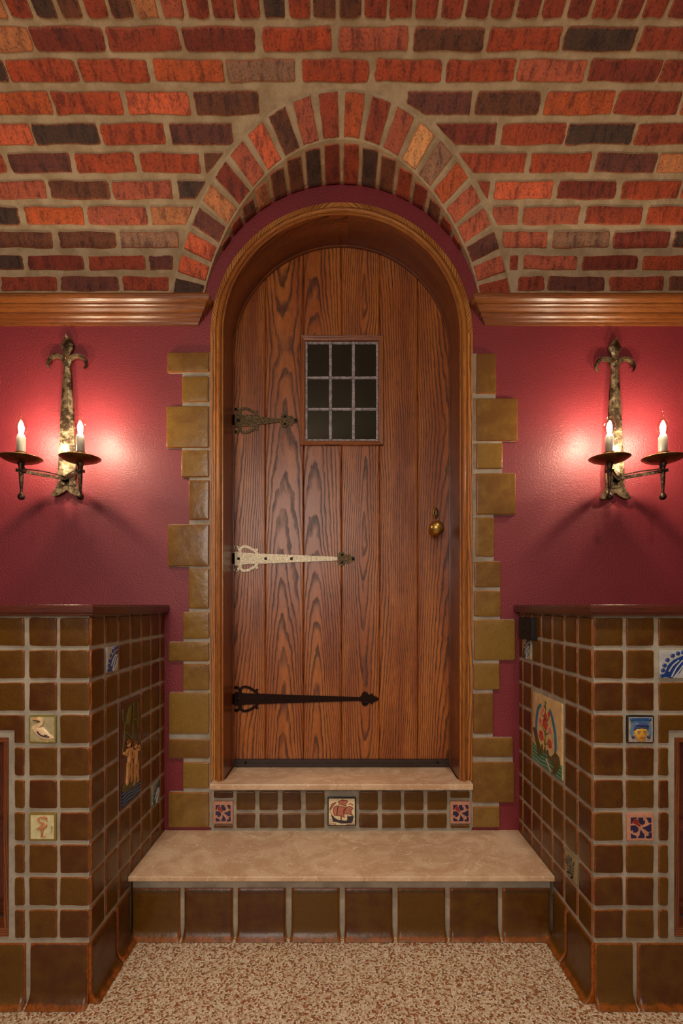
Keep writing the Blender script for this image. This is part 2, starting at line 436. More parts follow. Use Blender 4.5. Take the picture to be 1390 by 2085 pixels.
def dome(mb, poly, mp, h0, h1, mat):
    """cushioned relief shape (star-shaped polygons)"""
    n = len(poly); cx = sum(p[0] for p in poly)/n; cy = sum(p[1] for p in poly)/n; V = []
    for k, hh in ((1, h0), (.97, h0+(h1-h0)*.45), (.8, h0+(h1-h0)*.85), (.45, h1)):
        V += [mp(cx+(x-cx)*k, cy+(y-cy)*k, hh) for x, y in poly]
    V.append(mp(cx, cy, h1*1.04))
    F_ = [(j*n+i, j*n+(i+1) % n, (j+1)*n+(i+1) % n, (j+1)*n+i) for j in range(3) for i in range(n)]
    F_ += [(3*n+i, 3*n+(i+1) % n, 4*n) for i in range(n)]
    a = sum(poly[i][0]*poly[(i+1) % n][1]-poly[(i+1) % n][0]*poly[i][1] for i in range(n))
    if a < 0: F_ = [f[::-1] for f in F_]
    mb.add(V, F_, mat, smooth=True)

# ------------------------------------------------------------------ key dimensions (metres)
HW = .62              # half width of the alcove between the tiled piers
PF = -.526            # front plane of the piers
ARX, ARZ = .489, 1.973   # brick arch radius and centre height at the wall
DR, DZ = .409, 1.930     # door opening radius and spring centre
DY = .138             # door plane
TH = .375             # threshold top
TR = .197             # lower tread top
VR, VZ = .60, 2.045   # vault radius, spring height
XE = 1.75             # side extent of the wall

def arc3(a):          # arc length -> (y, z) on the vault
    if a <= 0: return (0.0, VZ+a)
    th = a/VR
    if th > pi/2: return (-VR-(a-VR*pi/2), VZ+VR)
    return (-VR*(1-cos(th)), VZ+VR*sin(th))
def vault(x, a, h):
    y, z = arc3(a); th = min(max(a/VR, 0), pi/2)
    return Vector((x, y-h*cos(th), z-h*sin(th)))
def a_of_v(v):        # photo row -> arc length
    lo, hi = -.05, 1.0
    for _ in range(40):
        mdl = (lo+hi)/2; y, z = arc3(mdl)
        if VY-F*(z-CZ)/(y-CY) > v: lo = mdl
        else: hi = mdl
    return lo
def x_of(px, a):
    y, z = arc3(a); return (px-VX)*(y-CY)/F

# ------------------------------------------------------------------ the setting
mb = MB(); mb.box(-2.3, 2.3, -3.6, .0, -.08, 0, M['terrazzo'])
tag(mb.build('floor'), 'speckled tan and rust terrazzo floor', kind='structure')

mb = MB()
xs = [-2.3, -XE, -1.2, -.8, -.6]+[-.432+.864*i/48 for i in range(49)]+[.6, .8, 1.2, XE, 2.3]
for a, b in zip(xs[:-1], xs[1:]):
    if a < -.4325 or b > .4325:
        mb.add([(a, 0, 0), (b, 0, 0), (b, 0, 2.8), (a, 0, 2.8)], [(0, 1, 2, 3)], M['wall'])
        mb.add([(a, .12, 0), (b, .12, 0), (b, .12, 2.8), (a, .12, 2.8)], [(3, 2, 1, 0)], M['wall'])
    else:
        za = DZ+sqrt(max(0, .432**2-a*a)); zb = DZ+sqrt(max(0, .432**2-b*b))
        mb.add([(a, 0, za), (b, 0, zb), (b, 0, 2.8), (a, 0, 2.8)], [(0, 1, 2, 3)], M['wall'])
        mb.add([(a, 0, 0), (b, 0, 0), (b, 0, TH-.03), (a, 0, TH-.03)], [(0, 1, 2, 3)], M['wall'])
        mb.add([(a, 0, za), (b, 0, zb), (b, .12, zb), (a, .12, za)], [(3, 2, 1, 0)], M['wall'])
tag(mb.build('wall_back', origin=(0, 0, 0)), 'crimson painted wall with orange peel texture behind the sconces', kind='structure')

mb = MB()
mb.box(-2.4, -2.3, -3.6, .12, 0, 2.8, M['wall'])
tag(mb.build('wall_left'), kind='structure')
mb = MB(); mb.box(2.3, 2.4, -3.6, .12, 0, 2.8, M['wall'])
tag(mb.build('wall_right'), kind='structure')

# outer curve of the voussoir ring in unrolled vault coordinates (x, arc)
TH0 = asin((VZ-ARZ)/ARX)
def intr(t, r=0.0):
    def p(tt):
        z = ARZ+ARX*sin(tt); s = min(.999, max(-.2, (z-VZ)/VR)); return (ARX*cos(tt), VR*asin(s))
    x, a = p(t); x1, a1 = p(t+.002); x0, a0 = p(t-.002)
    dx, da = x1-x0, a1-a0; l = hypot(dx, da)
    return (x+da/l*r, a-dx/l*r)
RW = .113
OUT = [intr(TH0+(pi-2*TH0)*i/90, RW) for i in range(91)]

K = {'R': (148, 56, 34), 'O': (186, 80, 40), 'OR': (168, 64, 34), 'B': (104, 54, 36), 'D': (72, 46, 38), 'M': (104, 50, 44),
     'P': (176, 82, 62), 'T': (190, 114, 78), 'G': (146, 100, 84), 'DR': (124, 44, 30), 'OP': (206, 90, 60), 'C': (226, 150, 104)}
def bcol(k, d=.10):
    c = lin(*K[k]); f = 1.22*(1+random.uniform(-d, d)); return tuple(min(1, x*f*k_) for x, k_ in zip(c[:3], (1.0, 1.14, .88)))

# rows of the vault: (top v, bottom v, left list, right list) in crops scaled 1.986
S = 1.986
ROWS = [
 (1120, 1177, [(7, 230, 'R'), (248, 480, 'M'), (498, 682, 'R')], [(722, 828, 'R'), (843, 1072, 'M'), (1092, 1310, 'R'), (1332, 1560, 'B')]),
 (1035, 1092, [(-150, 95, 'D'), (115, 340, 'DR'), (360, 587, 'R'), (605, 700, 'M')], [(690, 722, 'R'), (743, 960, 'P'), (982, 1205, 'DR'), (1225, 1450, 'OR')]),
 (938, 1003, [(-20, 213, 'B'), (240, 468, 'B'), (488, 722, 'G')], [(660, 840, 'P'), (863, 1090, 'G'), (1108, 1335, 'DR'), (1350, 1580, 'D')]),
 (837, 909, [(-160, 78, 'D'), (104, 337, 'O'), (357, 595, 'P'), (612, 790, 'T')], [(620, 722, 'P'), (745, 970, 'P'), (995, 1222, 'R'), (1243, 1480, 'OR')]),
 (733, 806, [(-60, 187, 'P'), (203, 442, 'B'), (457, 697, 'P'), (722, 860, 'D')], [(530, 605, 'R'), (627, 860, 'OP'), (883, 1118, 'DR'), (1142, 1375, 'OR')]),
 (620, 699, [(-240, 20, 'R'), (40, 287, 'M'), (308, 547, 'OR'), (570, 808, 'OR'), (828, 960, 'B')], [(480, 752, 'OR'), (773, 1013, 'OR'), (1035, 1280, 'M'), (1290, 1530, 'T')]),
 (499, 585, [(-140, 128, 'OP'), (137, 400, 'D'), (412, 667, 'OR'), (690, 940, 'M'), (962, 1060, 'M')], [(380, 633, 'DR'), (657, 912, 'OR'), (922, 1188, 'D'), (1200, 1460, 'R')]),
 (370, 464, [(-70, 207, 'O'), (217, 492, 'OR'), (515, 765, 'OP'), (787, 1045, 'B'), (1072, 1330, 'DR')], [(60, 250, 'O'), (275, 532, 'M'), (553, 812, 'B'), (833, 1108, 'O'), (1118, 1375, 'R')]),
 (240, 330, [(-250, 25, 'D'), (32, 312, 'OR'), (325, 600, 'OR'), (625, 905, 'O'), (918, 1193, 'G'), (1220, 1490, 'OR')], [(148, 415, 'OR'), (435, 710, 'OR'), (723, 995, 'P'), (1010, 1297, 'DR'), (1305, 1580, 'R')]),
 (108, 206, [(-175, 125, 'T'), (130, 420, 'DR'), (435, 725, 'R'), (742, 1030, 'DR'), (1062, 1340, 'OR')], [(0, 280, 'P'), (303, 585, 'B'), (605, 895, 'OR'), (910, 1197, 'D'), (1215, 1500, 'R')]),
]
vb = MB()
def clip(poly, q, nn, d):
    out = []; n = len(poly)
    for i in range(n):
        p, r = poly[i], poly[(i+1) % n]
        dp = (p[0]-q[0])*nn[0]+(p[1]-q[1])*nn[1]-d; dr = (r[0]-q[0])*nn[0]+(r[1]-q[1])*nn[1]-d
        if dp >= 0: out.append(p)
        if (dp >= 0) != (dr >= 0):
            t = dp/(dp-dr); out.append((p[0]+(r[0]-p[0])*t, p[1]+(r[1]-p[1])*t))
    return out
def vbrick(x0, x1, a0, a1, k):
    poly = [(x0, a0), (x1, a0), (x1, a1), (x0, a1)]
    cx, ca = (x0+x1)/2, (a0+a1)/2
    clipped = False
    for c in ((x0, a0), (x1, a0), (cx, a0), (x0*.7+x1*.3, a0), (x1*.7+x0*.3, a0), (x0, ca), (x1, ca), (x0, a1), (x1, a1)):
        j = min(range(91), key=lambda i: (OUT[i][0]-c[0])**2+(OUT[i][1]-c[1])**2)
        tt = TH0+(pi-2*TH0)*j/90; i0 = intr(tt, 0); nn = ((OUT[j][0]-i0[0])/RW, (OUT[j][1]-i0[1])/RW)
        if (c[0]-OUT[j][0])*nn[0]+(c[1]-OUT[j][1])*nn[1] < .010 and hypot(OUT[j][0]-c[0], OUT[j][1]-c[1]) < .14:
            # only where a brick corner truly dips under the ring
            inside = True
            if inside:
                poly = clip(poly, OUT[j], nn, .012); clipped = True
                if len(poly) < 3: return
    if clipped:
        ar = abs(sum(poly[i][0]*poly[(i+1) % len(poly)][1]-poly[(i+1) % len(poly)][0]*poly[i][1] for i in range(len(poly))))/2
        if ar < .0004: return
        # resample
        out = []; n = len(poly)
        for i in range(n):
            p, q = poly[i], poly[(i+1) % n]; l = hypot(q[0]-p[0], q[1]-p[1]); m = max(1, int(l/.012))
            for s_ in range(m):
                t = s_/m; out.append((p[0]+(q[0]-p[0])*t+random.uniform(-1, 1)*.0012, p[1]+(q[1]-p[1])*t+random.uniform(-1, 1)*.0012))
        poly = out
        cc = (sum(p[0] for p in poly)/len(poly), sum(p[1] for p in poly)/len(poly))
        pillow(vb, poly, vault, .006, .004, M['brick'], bcol(k), .0008, None, cc)
    else:
        pillow(vb, rrect(x0, a0, x1, a1, .006, .0023, 2, 8 if x1-x0 > a1-a0 else 4), vault, .006, .0045, M['brick'], bcol(k), .001)
keys = ['R', 'OR', 'O', 'DR', 'B', 'P', 'M', 'D', 'R', 'OR']
for top, bot, L, R_ in ROWS:
    a0, a1 = a_of_v(bot/S), a_of_v(top/S); am = (a0+a1)/2
    br = [(x_of(p/S, am), x_of(q/S, am), k) for p, q, k in L]+[(x_of(690+p/S, am), x_of(690+q/S, am), k) for p, q, k in R_]
    x = br[0][0]
    while x > -XE: br.insert(0, (x-.213, x-.010, random.choice(keys))); x -= .213
    x = br[-1][1]
    while x < XE: br.append((x+.010, x+.213, random.choice(keys))); x += .213
    for p, q, k in br: vbrick(max(p, -2.29), min(q, 2.29), a0, a1, k)
# soldier course and the courses beyond it
sb0, sb1 = a_of_v(36), a_of_v(36)+.20
sol = dict(zip(range(-14, 14), ['T', 'R', 'D', 'B', 'R', 'B', 'T', 'P', 'R', 'R', 'R', 'D', 'R', 'B', 'B', 'R', 'R', 'R', 'R', 'DR', 'R', 'DR', 'R', 'DR', 'R', 'DR', 'R', 'DR']))
for i in range(-32, 32):
    c = (i*52.2+VX+18-VX)*(arc3(sb0+.03)[0]-CY)/F
    if abs(c) < 2.2: vbrick(c-.0295, c+.0295, sb0, sb1, sol.get(i, random.choice(keys)))
a = sb1+.012
for r in range(5):
    x = -2.25+(r % 2)*.105
    while x < 2.0: vbrick(x, x+.203, a, a+.058, random.choice(keys)); x += .213
    a += .068
AEND = a+.02
# mortar bed
NX = 230
def a_start(x):
    if abs(x) >= ARX-.0005: return -.03
    z = ARZ+sqrt(ARX**2-x*x); return VR*asin(min(.999, max(-.05, (z-VZ)/VR)))
xs = sorted(set([round(-2.3+4.6*i/40, 4) for i in range(41)]+[round(ARX*cos(pi*i/60), 5) for i in range(61)]))
NA = 34
for i in range(len(xs)-1):
    V = []; F_ = []
    for x in (xs[i], xs[i+1]):
        s0 = a_start(x)
        for j in range(NA+1):
            V.append(vault(x, s0+(AEND-s0)*j/NA, 0))
    for j in range(NA): F_.append((j, j+NA+1, j+NA+2, j+1))
    vb.add(V, F_, M['mortar'], smooth=True)
for i in range(40):     # back face of the vault
    x0, x1 = -2.3+4.6*i/40, -2.3+4.6*(i+1)/40
    V = []; 
    for x in (x0, x1):
        for j in range(NA+1): V.append(vault(x, .55+(AEND-.55)*j/NA, -.10))
    vb.add(V, [(j+1, j+NA+2, j+NA+1, j) for j in range(NA)], M['mortar'])
tag(vb.build('ceiling', origin=(0, 0, VZ)), 'barrel vault of red, orange and dark clinker bricks with wide sandy mortar joints', kind='structure')
yE = arc3(AEND)[0]
mb = MB(); mb.box(-2.3, 2.3, -3.6, yE, VZ+VR, VZ+VR+.1, M['plaster'])
tag(mb.build('ceiling_plaster'), kind='structure')

# ------------------------------------------------------------------ brick arch over the door
arch = empty('brick_arch', (0, -.05, ARZ), 'half-round arch of radial bricks in sandy mortar over the door', 'arch')
NB = 22
rk = ['R', 'P', 'P', 'M', 'P', 'P', 'O', 'G', 'C', 'P', 'OR', 'O', 'R', 'P', 'B', 'OP', 'P', 'DR', 'T', 'M', 'OP', 'OP', 'D']
rk = ['R', 'P', 'M', 'P', 'P', 'O', 'G', 'C', 'P', 'R', 'O', 'R', 'P', 'B', 'OP', 'P', 'DR', 'T', 'M', 'OP', 'OP', 'D']
sk = ['B', 'DR', 'B', 'R', 'DR', 'B', 'DR', 'R', 'B', 'D', 'R', 'DR', 'D', 'B', 'B', 'T', 'B', 'DR', 'B', 'DR', 'B', 'DR']
ring = MB(); sof = MB()
dt = (pi-2*TH0)/NB
ringmap = lambda u, r, h: vault(*intr(u, r), h)
for i in range(NB):
    t0 = TH0+dt*i; g0 = .0055/ARX
    # wedge-shaped joints: bricks are straight-sided
    def mp(u, r, h, tc=t0+dt/2):
        hwid = (u-tc)*ARX        # metres at the intrados
        k = hwid/(ARX+r)*(1+.10*r/RW)
        return ringmap(tc+k, r, h)
    poly = rrect(t0+g0*1.5, .006, t0+dt-g0*1.5, RW-.004, .0001, 0, 1, 6)
    # rrect works in mixed units: build by hand
    hw = dt/2-g0*1.25; tc = t0+dt/2; P = []
    for k in range(6): P.append((tc-hw+2*hw*k/6, .006))
    for k in range(6): P.append((tc+hw, .006+(RW-.012)*k/6))
    for k in range(6): P.append((tc+hw-2*hw*k/6, RW-.006))
    for k in range(6): P.append((tc-hw, RW-.006-(RW-.012)*k/6))
    P = [(u+random.uniform(-1, 1)*.0022, r+random.uniform(-1, 1)*.0012) for u, r in P]
    Q = [(p[0]*ARX, p[1]) for p in P]
    pillow(ring, Q, lambda u, r, h, m_=mp: m_(u/ARX, r, h), .010, .005, M['brick'], bcol(rk[i]), .001)
    # soffit brick
    za = ARZ+ARX*sin(tc); L = VR*(1-cos(asin(min(.99, max(0, (za-VZ)/VR)))))
    if L > .03:
        y0, y1 = -L+.010, -.004
        q = rrect((t0+g0*1.2)*ARX, y0, (t0+dt-g0*1.2)*ARX, y1, .005, .0012, 2, 4)
        # n faces the arch centre
        pillow(sof, [(u, y) for u, y in q][::-1], lambda u, y, h: Vector(((ARX-h)*cos(u/ARX), y, ARZ+(ARX-h)*sin(u/ARX))), .006, .004, M['brick'], bcol(sk[i]), .0005)
# ring mortar: a shallow collar on the vault face and the soffit skin
n = 96
for i in range(n):
    t0, t1 = TH0+(pi-2*TH0)*i/n, TH0+(pi-2*TH0)*(i+1)/n
    V = []; rr = [0, .03, .06, .09, RW, RW+.004]; hh = [.004, .0035, .0025, .0018, .0012, -.003]
    for t in (t0, t1):
        for r, h in zip(rr, hh): V.append(vault(*intr(t, r), h))
    ring.add(V, [(j, j+1, j+7, j+6) for j in range(5)], M['mortar'], smooth=True)
    V = []
    for t in (t0, t1):
        p = vault(*intr(t, 0), .004); z = ARZ+ARX*sin(t)
        for k in range(7):
            f = k/6; V.append((ARX*cos(t)*(1-f)+p.x*f, .002+(p.y-.002)*f, z*(1-f)+p.z*f))
    sof.add(V, [(j, j+1, j+8, j+7) for j in range(6)], M['mortar'], smooth=True)
ring.build('voussoir_ring', arch); sof.build('soffit', arch)

# ------------------------------------------------------------------ crown mouldings
def sweep(mb, prof, path, mat, closed_ends=True, uoff=.09):
    """path: list of (origin, outward dir for p); prof: (p, z)"""
    acc = 0; s0 = random.random()*4; pd = [0]
    for i in range(1, len(prof)): pd.append(pd[-1]+hypot(prof[i][0]-prof[i-1][0], prof[i][1]-prof[i-1][1]))
    for (A, dA), (B, dB) in zip(path[:-1], path[1:]):
        L = (Vector(B)-Vector(A)).length; V = []; UV = []
        for (o, d, s_) in ((A, dA, acc), (B, dB, acc+L)):
            for (p, z), q in zip(prof, pd):
                V.append((o[0]+d[0]*p, o[1]+d[1]*p, z)); UV.append((uoff+q, s0+s_))
        m = len(prof)
        mb.add(V, [(j, j+m, j+m+1, j+1) for j in range(m-1)], mat, UV, smooth=False); acc += L
crown_prof = [(0, 1.963), (.008, 1.964), (.010, 1.971), (.015, 1.974), (.018, 1.980), (.024, 1.984), (.027, 1.990), (.027, 1.996), (.032, 1.998),
              (.038, 2.003), (.041, 2.009), (.045, 2.012), (.045, 2.018), (.050, 2.020), (.057, 2.025), (.060, 2.031), (.061, 2.038), (.058, 2.044), (0, 2.046)]
for nm, sx, lab in (('trim_1', -1, 'oak crown moulding under the brick vault, left of the door arch'), ('trim_2', 1, 'oak crown moulding under the brick vault, right of the door arch')):
    mb = MB(); e = .508
    path = [((-2.3, 0), (0, -1)), ((-e, 0), (1, -1)), ((-e, .03), (1, 0))]
    sweep(mb, crown_prof, path, M['crown_wood'])
    if sx > 0:
        mb.v = [(-x, y, z) for x, y, z in mb.v]; mb.f = [f[::-1] for f in mb.f]; mb.uv = [u[::-1] for u in mb.uv]
    tag(mb.build(nm), lab, kind='structure')

# ------------------------------------------------------------------ door surround
def archpath(z0=TH, n=56):
    P = [('s', -1, z0+(DZ-.04-z0)*i/6) for i in range(7)]
    P += [('s', -1, DZ)]
    out = [(-1, 0, z) for _, _, z in P]                     # (nx, nz, cz)
    for i in range(1, n): a = pi-pi*i/n; out.append((cos(a), sin(a), DZ))
    out += [(1, 0, z) for _, _, z in P[::-1]]
    return out
def sweep_arch(mb, prof, mat, z0=TH, diag=False, uoff=.09):
    path = archpath(z0); pd = [0]
    for i in range(1, len(prof)): pd.append(pd[-1]+hypot(prof[i][0]-prof[i-1][0], prof[i][1]-prof[i-1][1]))
    acc = 0; m = len(prof); pts = []
    r0 = prof[0][0]
    for i, (nx, nz, cz) in enumerate(path):
        c = Vector((nx*r0, 0, cz+nz*r0))
        if i: acc += (c-pc).length
        pc = c; pts.append(acc)
    tot = acc
    for i in range(len(path)-1):
        V = []; UV = []
        arcseg = abs(path[i][1]) > 0 or abs(path[i+1][1]) > 0
        for k in (i, i+1):
            nx, nz, cz = path[k]; s_ = pts[k] if pts[k] < tot/2 or True else tot-pts[k]
            for (r, y), q in zip(prof, pd):
                V.append((nx*r, y, cz+nz*r))
                if diag and arcseg:
                    ss = s_-tot/2; ss = abs(ss)
                    UV.append((.35+(ss*.62-q*.9), 1.7+ss*.75+q*.6))
                else: UV.append((uoff+q, s_*.9+(.0 if i < len(path)/2 else 3.1)))
        mb.add(V, [(j, j+1, j+1+m, j+m) for j in range(m-1)], mat, UV, smooth=False)

mb = MB()
casing = [(.456, .0), (.456, -.014), (.454, -.016), (.438, -.017), (.436, -.012), (.434, -.012), (.432, -.020), (.428, -.027), (.423, -.029), (.419, -.026), (.417, -.020),
          (.415, -.017), (.413, -.022), (.410, -.022), (.409, -.018)]
sweep_arch(mb, casing[:4], M['diag_wood'], diag=True)
sweep_arch(mb, casing[3:], M['trim_wood'], uoff=.12)
cas = tag(mb.build('trim_3', origin=(0, 0, TH)), 'moulded oak casing around the round-headed door', kind='structure')
mb = MB()
sweep_arch(mb, [(.409, -.018), (.409, .02), (.409, .06), (.409, .10), (.409, DY+.05)], M['jamb_wood'], uoff=.03)
mb.build('jamb', cas)
mb = MB()
sweep_arch(mb, [(.409, DY-.010), (.404, DY-.010), (.404, DY)], M['jamb_wood'])
mb.build('door_stop', cas)

# dim vestibule seen through the little window
mb = MB()
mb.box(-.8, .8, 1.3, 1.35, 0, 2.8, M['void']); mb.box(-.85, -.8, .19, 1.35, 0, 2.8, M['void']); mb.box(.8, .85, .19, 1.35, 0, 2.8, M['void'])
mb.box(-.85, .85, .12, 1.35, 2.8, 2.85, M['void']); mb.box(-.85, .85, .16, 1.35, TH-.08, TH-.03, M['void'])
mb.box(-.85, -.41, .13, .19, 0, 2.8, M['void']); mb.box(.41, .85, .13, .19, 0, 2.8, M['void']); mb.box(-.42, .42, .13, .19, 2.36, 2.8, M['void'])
tag(mb.build('wall_vestibule'), kind='structure')

# ------------------------------------------------------------------ door
door = empty('door_1', (0, DY, TH+.01), 'round-headed oak plank door with small leaded window', None, None, 'structure')
mb = MB()
WX0, WX1, WZ0, WZ1 = -.150, .152, 1.592, 1.996
edges = [-.409, -.2876, -.1438, 0, .1438, .2876, .409]
figs = [(.08, 1), (.0, 1.0), (.022, -1), (-.02, -1), (.085, 1), (-.07, -1)]
for pi_, (a, b) in enumerate(zip(edges[:-1], edges[1:])):
    pieces = [(TH+.012, None)] if pi_ not in (2, 3) else [(TH+.012, WZ0), (WZ1, None)]
    for pz, (z0, z1) in enumerate(pieces):
        fo, sg = figs[pi_]; vo = pi_*1.37+pz*.9+2.3
        if pi_ == 1: vo = .35
        xs_ = [a, a+.0022, a+.004]+[a+.004+(b-a-.008)*k/8 for k in range(1, 8)]+[b-.004, b-.0022, b]
        ys_ = [DY+.005, DY+.0012, DY]+[DY]*7+[DY, DY+.0012, DY+.005]
        ztop = lambda x: DZ+sqrt(max(0, DR**2-x*x)) if z1 is None else z1
        for k in range(len(xs_)-1):
            V = []; UV = []
            for x, y in ((xs_[k], ys_[k]), (xs_[k+1], ys_[k+1])):
                zt = ztop(x)
                for j in range(5):
                    z = z0+(zt-z0)*j/4; V.append((x, y, z)); UV.append((x-(a+b)/2+fo, sg*z+vo+(4 if sg < 0 else 0)))
            mb.add(V, [(j, j+5, j+6, j+1) for j in range(4)], M['door_wood'], UV)
# core of the leaf behind the planks, around the window hole
nn = 24
for i in range(nn):
    x0, x1 = -DR+2*DR*i/nn, -DR+2*DR*(i+1)/nn
    for z0, z1 in (((TH+.012, None),) if (x1 <= -.14 or x0 >= .14) else ((TH+.012, WZ0+.01), (WZ1-.01, None))):
        t0 = DZ+sqrt(max(0, DR**2-x0*x0)) if z1 is None else z1; t1 = DZ+sqrt(max(0, DR**2-x1*x1)) if z1 is None else z1
        V = [(x0, DY+.006, z0), (x1, DY+.006, z0), (x1, DY+.006, t1), (x0, DY+.006, t0), (x0, DY+.045, z0), (x1, DY+.045, z0), (x1, DY+.045, t1), (x0, DY+.045, t0)]
        mb.add(V, [(0, 1, 2, 3), (7, 6, 5, 4), (3, 2, 6, 7), (0, 4, 5, 1)], M['jamb_wood'], [(.1, p[2]) for p in V])
leaf = mb.build('door_leaf', door)

# window frame (mitred bead), came grid, panes
mb = MB()
def mitre_frame(mb, x0, x1, z0, z1, w, y0, yin, mat):
    O_ = [(x0, z0), (x1, z0), (x1, z1), (x0, z1)]
    prof = [(0, DY+.002), (0, y0+.003), (.002, y0), (w*.55, y0+.001), (w*.6, y0+.003), (w*.9, y0+.004), (w, y0+.007), (w, yin)]
    for k in range(4):
        A, B = O_[k], O_[(k+1) % 4]
        dx, dz = (1, 0) if k == 0 else (0, 1) if k == 1 else (-1, 0) if k == 2 else (0, -1)
        nx, nz = -dz, dx           # inward
        V = []; UV = []; m = len(prof); so = random.random()*4
        for e, (P_, sg) in enumerate(((A, 1), (B, -1))):
            for p, y in prof:
                V.append((P_[0]+nx*p+dx*p*sg, y, P_[1]+nz*p+dz*p*sg)); UV.append((.1+p+y, so+e*.3))
        mb.add(V, [(j, j+m, j+m+1, j+1) for j in range(m-1)], mat, UV)
mitre_frame(mb, -.156, .158, 1.586, 2.001, .019, DY-.010, DY+.030, M['door_wood'])
wf = mb.build('window_frame', door)
gx0, gx1, gz0, gz1 = -.137, .139, 1.605, 1.982
mb = MB(); mb.box(gx0, gx1, DY+.008, DY+.011, gz0, gz1, M['pane']); mb.build('glass', wf)
mb = MB()
def came(p, q, w):
    n = 26; pts = [(p[0]+(q[0]-p[0])*i/n, p[1]+(q[1]-p[1])*i/n) for i in range(n+1)]
    m = frame((0, DY+.009, 0), (1, 0, 0), (0, 0, 1))
    ws = [w*random.uniform(.88, 1.12) for _ in pts]
    stroke(mb, pts, ws, m, -.004, .0035, M['lead'])
    stroke(mb, pts, [a*.45 for a in ws], m, .003, .0055, M['lead'])
vx = [-.1335, -.0420, .0450, .1355]; hz = [1.978, 1.846, 1.727, 1.609]
for x in vx: came((x, gz0), (x, gz1), .0105 if x in (vx[1], vx[2]) else .009)
for z in hz: came((gx0, z), (gx1, z), .0095)
for x in vx:
    for z in hz: dome(mb, ell(x+random.uniform(-1, 1)*.001, z, .0075, .006), frame((0, DY+.009, 0), (1, 0, 0), (0, 0, 1)), .003, .0075, M['lead'])
mb.build('lead_came', wf)

# strap hinges
def hinge(zc, L, mat, bolts, lab, tipmat=None):
    mb = MB(); m = frame((-.4035, DY-.0005, zc), (1, 0, 0), (0, 0, 1)); H = .004
    hs = min(.0195, .0195*(.55+.45*min(1, L/.45))) if L < .3 else .0195
    body = [(0, -.024), (.010, -.027), (.026, -.023), (.050, -.021), (.080, -.020), (.092, -hs), (L-.068, -.0068), (L-.068, .0068), (.092, hs), (.080, .020), (.050, .021), (.026, .023), (.010, .027), (0, .024)]
    prism(mb, body, m, 0, H, mat)
    for s in (-1, 1):
        c = curve([(.022, .022*s), (.024, .038*s), (.036, .0455*s), (.052, .043*s), (.068, .035*s), (.082, .025*s), (.088, .015*s)])
        stroke(mb, c, .0095, m, 0, H-.0002, mat)
        stroke(mb, curve([(.024, .020*s), (.019, .034*s), (.012, .043*s), (.003, .043*s)]), .010, m, 0, H-.0001, mat)
        prism(mb, ell(.003, .042*s, .006, .0045), m, 0, H-.0001, mat)
        stroke(mb, curve([(.078, .024*s), (.083, .032*s), (.089, .037*s)]), [.010]*8+[.004]*3, m, 0, H-.0001, mat)
        prism(mb, ell(L-.052, .0150*s, .0125, .0120, 20*s), m, 0, H, tipmat or mat)
        prism(mb, ell(L-.026, .0145*s, .0055, .005), m, 0, H-.0001, tipmat or mat)
    prism(mb, [(L-.072, -.007), (L-.060, -.016), (L-.040, -.017), (L-.022, -.014), (L-.014, -.009), (L-.006, -.008), (L, 0), (L-.006, .008), (L-.014, .009), (L-.022, .014), (L-.040, .017), (L-.060, .016), (L-.072, .007)], m, 0, H-.0003, tipmat or mat)
    mb.box(-.409, -.402, DY-.010, DY, zc-.020, zc+.020, M['hinge_black'])
    h = mb.build('strap_hinge', door); h['label'] = lab
    for bx, bz in bolts+[(L-.050, .0140), (L-.050, -.0140), (L-.009, 0)]:
        b = MB(); r = .0048 if bz == 0 else .0040
        sq = [(bx-r, bz-r), (bx+r, bz-r), (bx+r, bz+r), (bx-r, bz+r)]
        V = [m(x, y, H-.001) for x, y in sq]+[m(x, y, H+.0015) for x, y in sq]+[m(bx, bz, H+.0035)]
        b.add(V, [(0, 1, 5, 4), (1, 2, 6, 5), (2, 3, 7, 6), (3, 0, 4, 7), (4, 5, 8), (5, 6, 8), (6, 7, 8), (7, 4, 8)], M['bolt'])
        b.build('bolt', h)
hinge(1.681, .240, M['hinge_speckled'], [(.016, 0)], 'short speckled bronze strap hinge')
hinge(1.160, .456, M['hinge_sheen'], [(.016, 0), (.118, 0), (.215, 0)], 'strap hinge with pale painted-in sheen and dark tip', M['hinge_speckled'])
hinge(.631, .544, M['hinge_black'], [(.016, 0), (.105, 0), (.206, 0), (.303, 0)], 'long black strap hinge')
mb = MB()
kz = 1.267
mb.lathe([(0, DY-.084), (.010, DY-.083), (.019, DY-.079), (.0255, DY-.071), (.028, DY-.061), (.0265, DY-.050), (.020, DY-.040), (.012, DY-.034), (.0095, DY-.026), (.011, DY-.010), (.020, DY-.006), (.021, DY)], .348, kz, M['brass'], 28, 'y')
mb.build('door_knob', door)
mb = MB(); m = frame((.3545, DY, 1.332), (1, 0, 0), (0, 0, 1))
dome(mb, ell(0, 0, .0130, .0225, 0, 28), m, 0, .008, M['brass'])
prism(mb, ell(0, 0, .0075, .0155, 0, 20), m, .004, .011, M['bolt'])
prism(mb, [(-.0016, -.010), (.0016, -.010), (.0016, .010), (-.0016, .010)], m, .010, .013, M['brass'])
mb.build('keyhole_plate', door)
mb = MB(); mb.box(-.405, .405, DY-.012, DY+.004, TH+.003, TH+.030, M['rubber']); mb.box(-.405, .405, DY-.017, DY-.010, TH+.010, TH+.016, M['rubber'])
for sx in (-.36, .36): mb.lathe([(0, DY-.020), (.004, DY-.018), (.004, DY-.012)], sx, TH+.02, M['bolt'], 8, 'y')
mb.build('door_sweep', door)

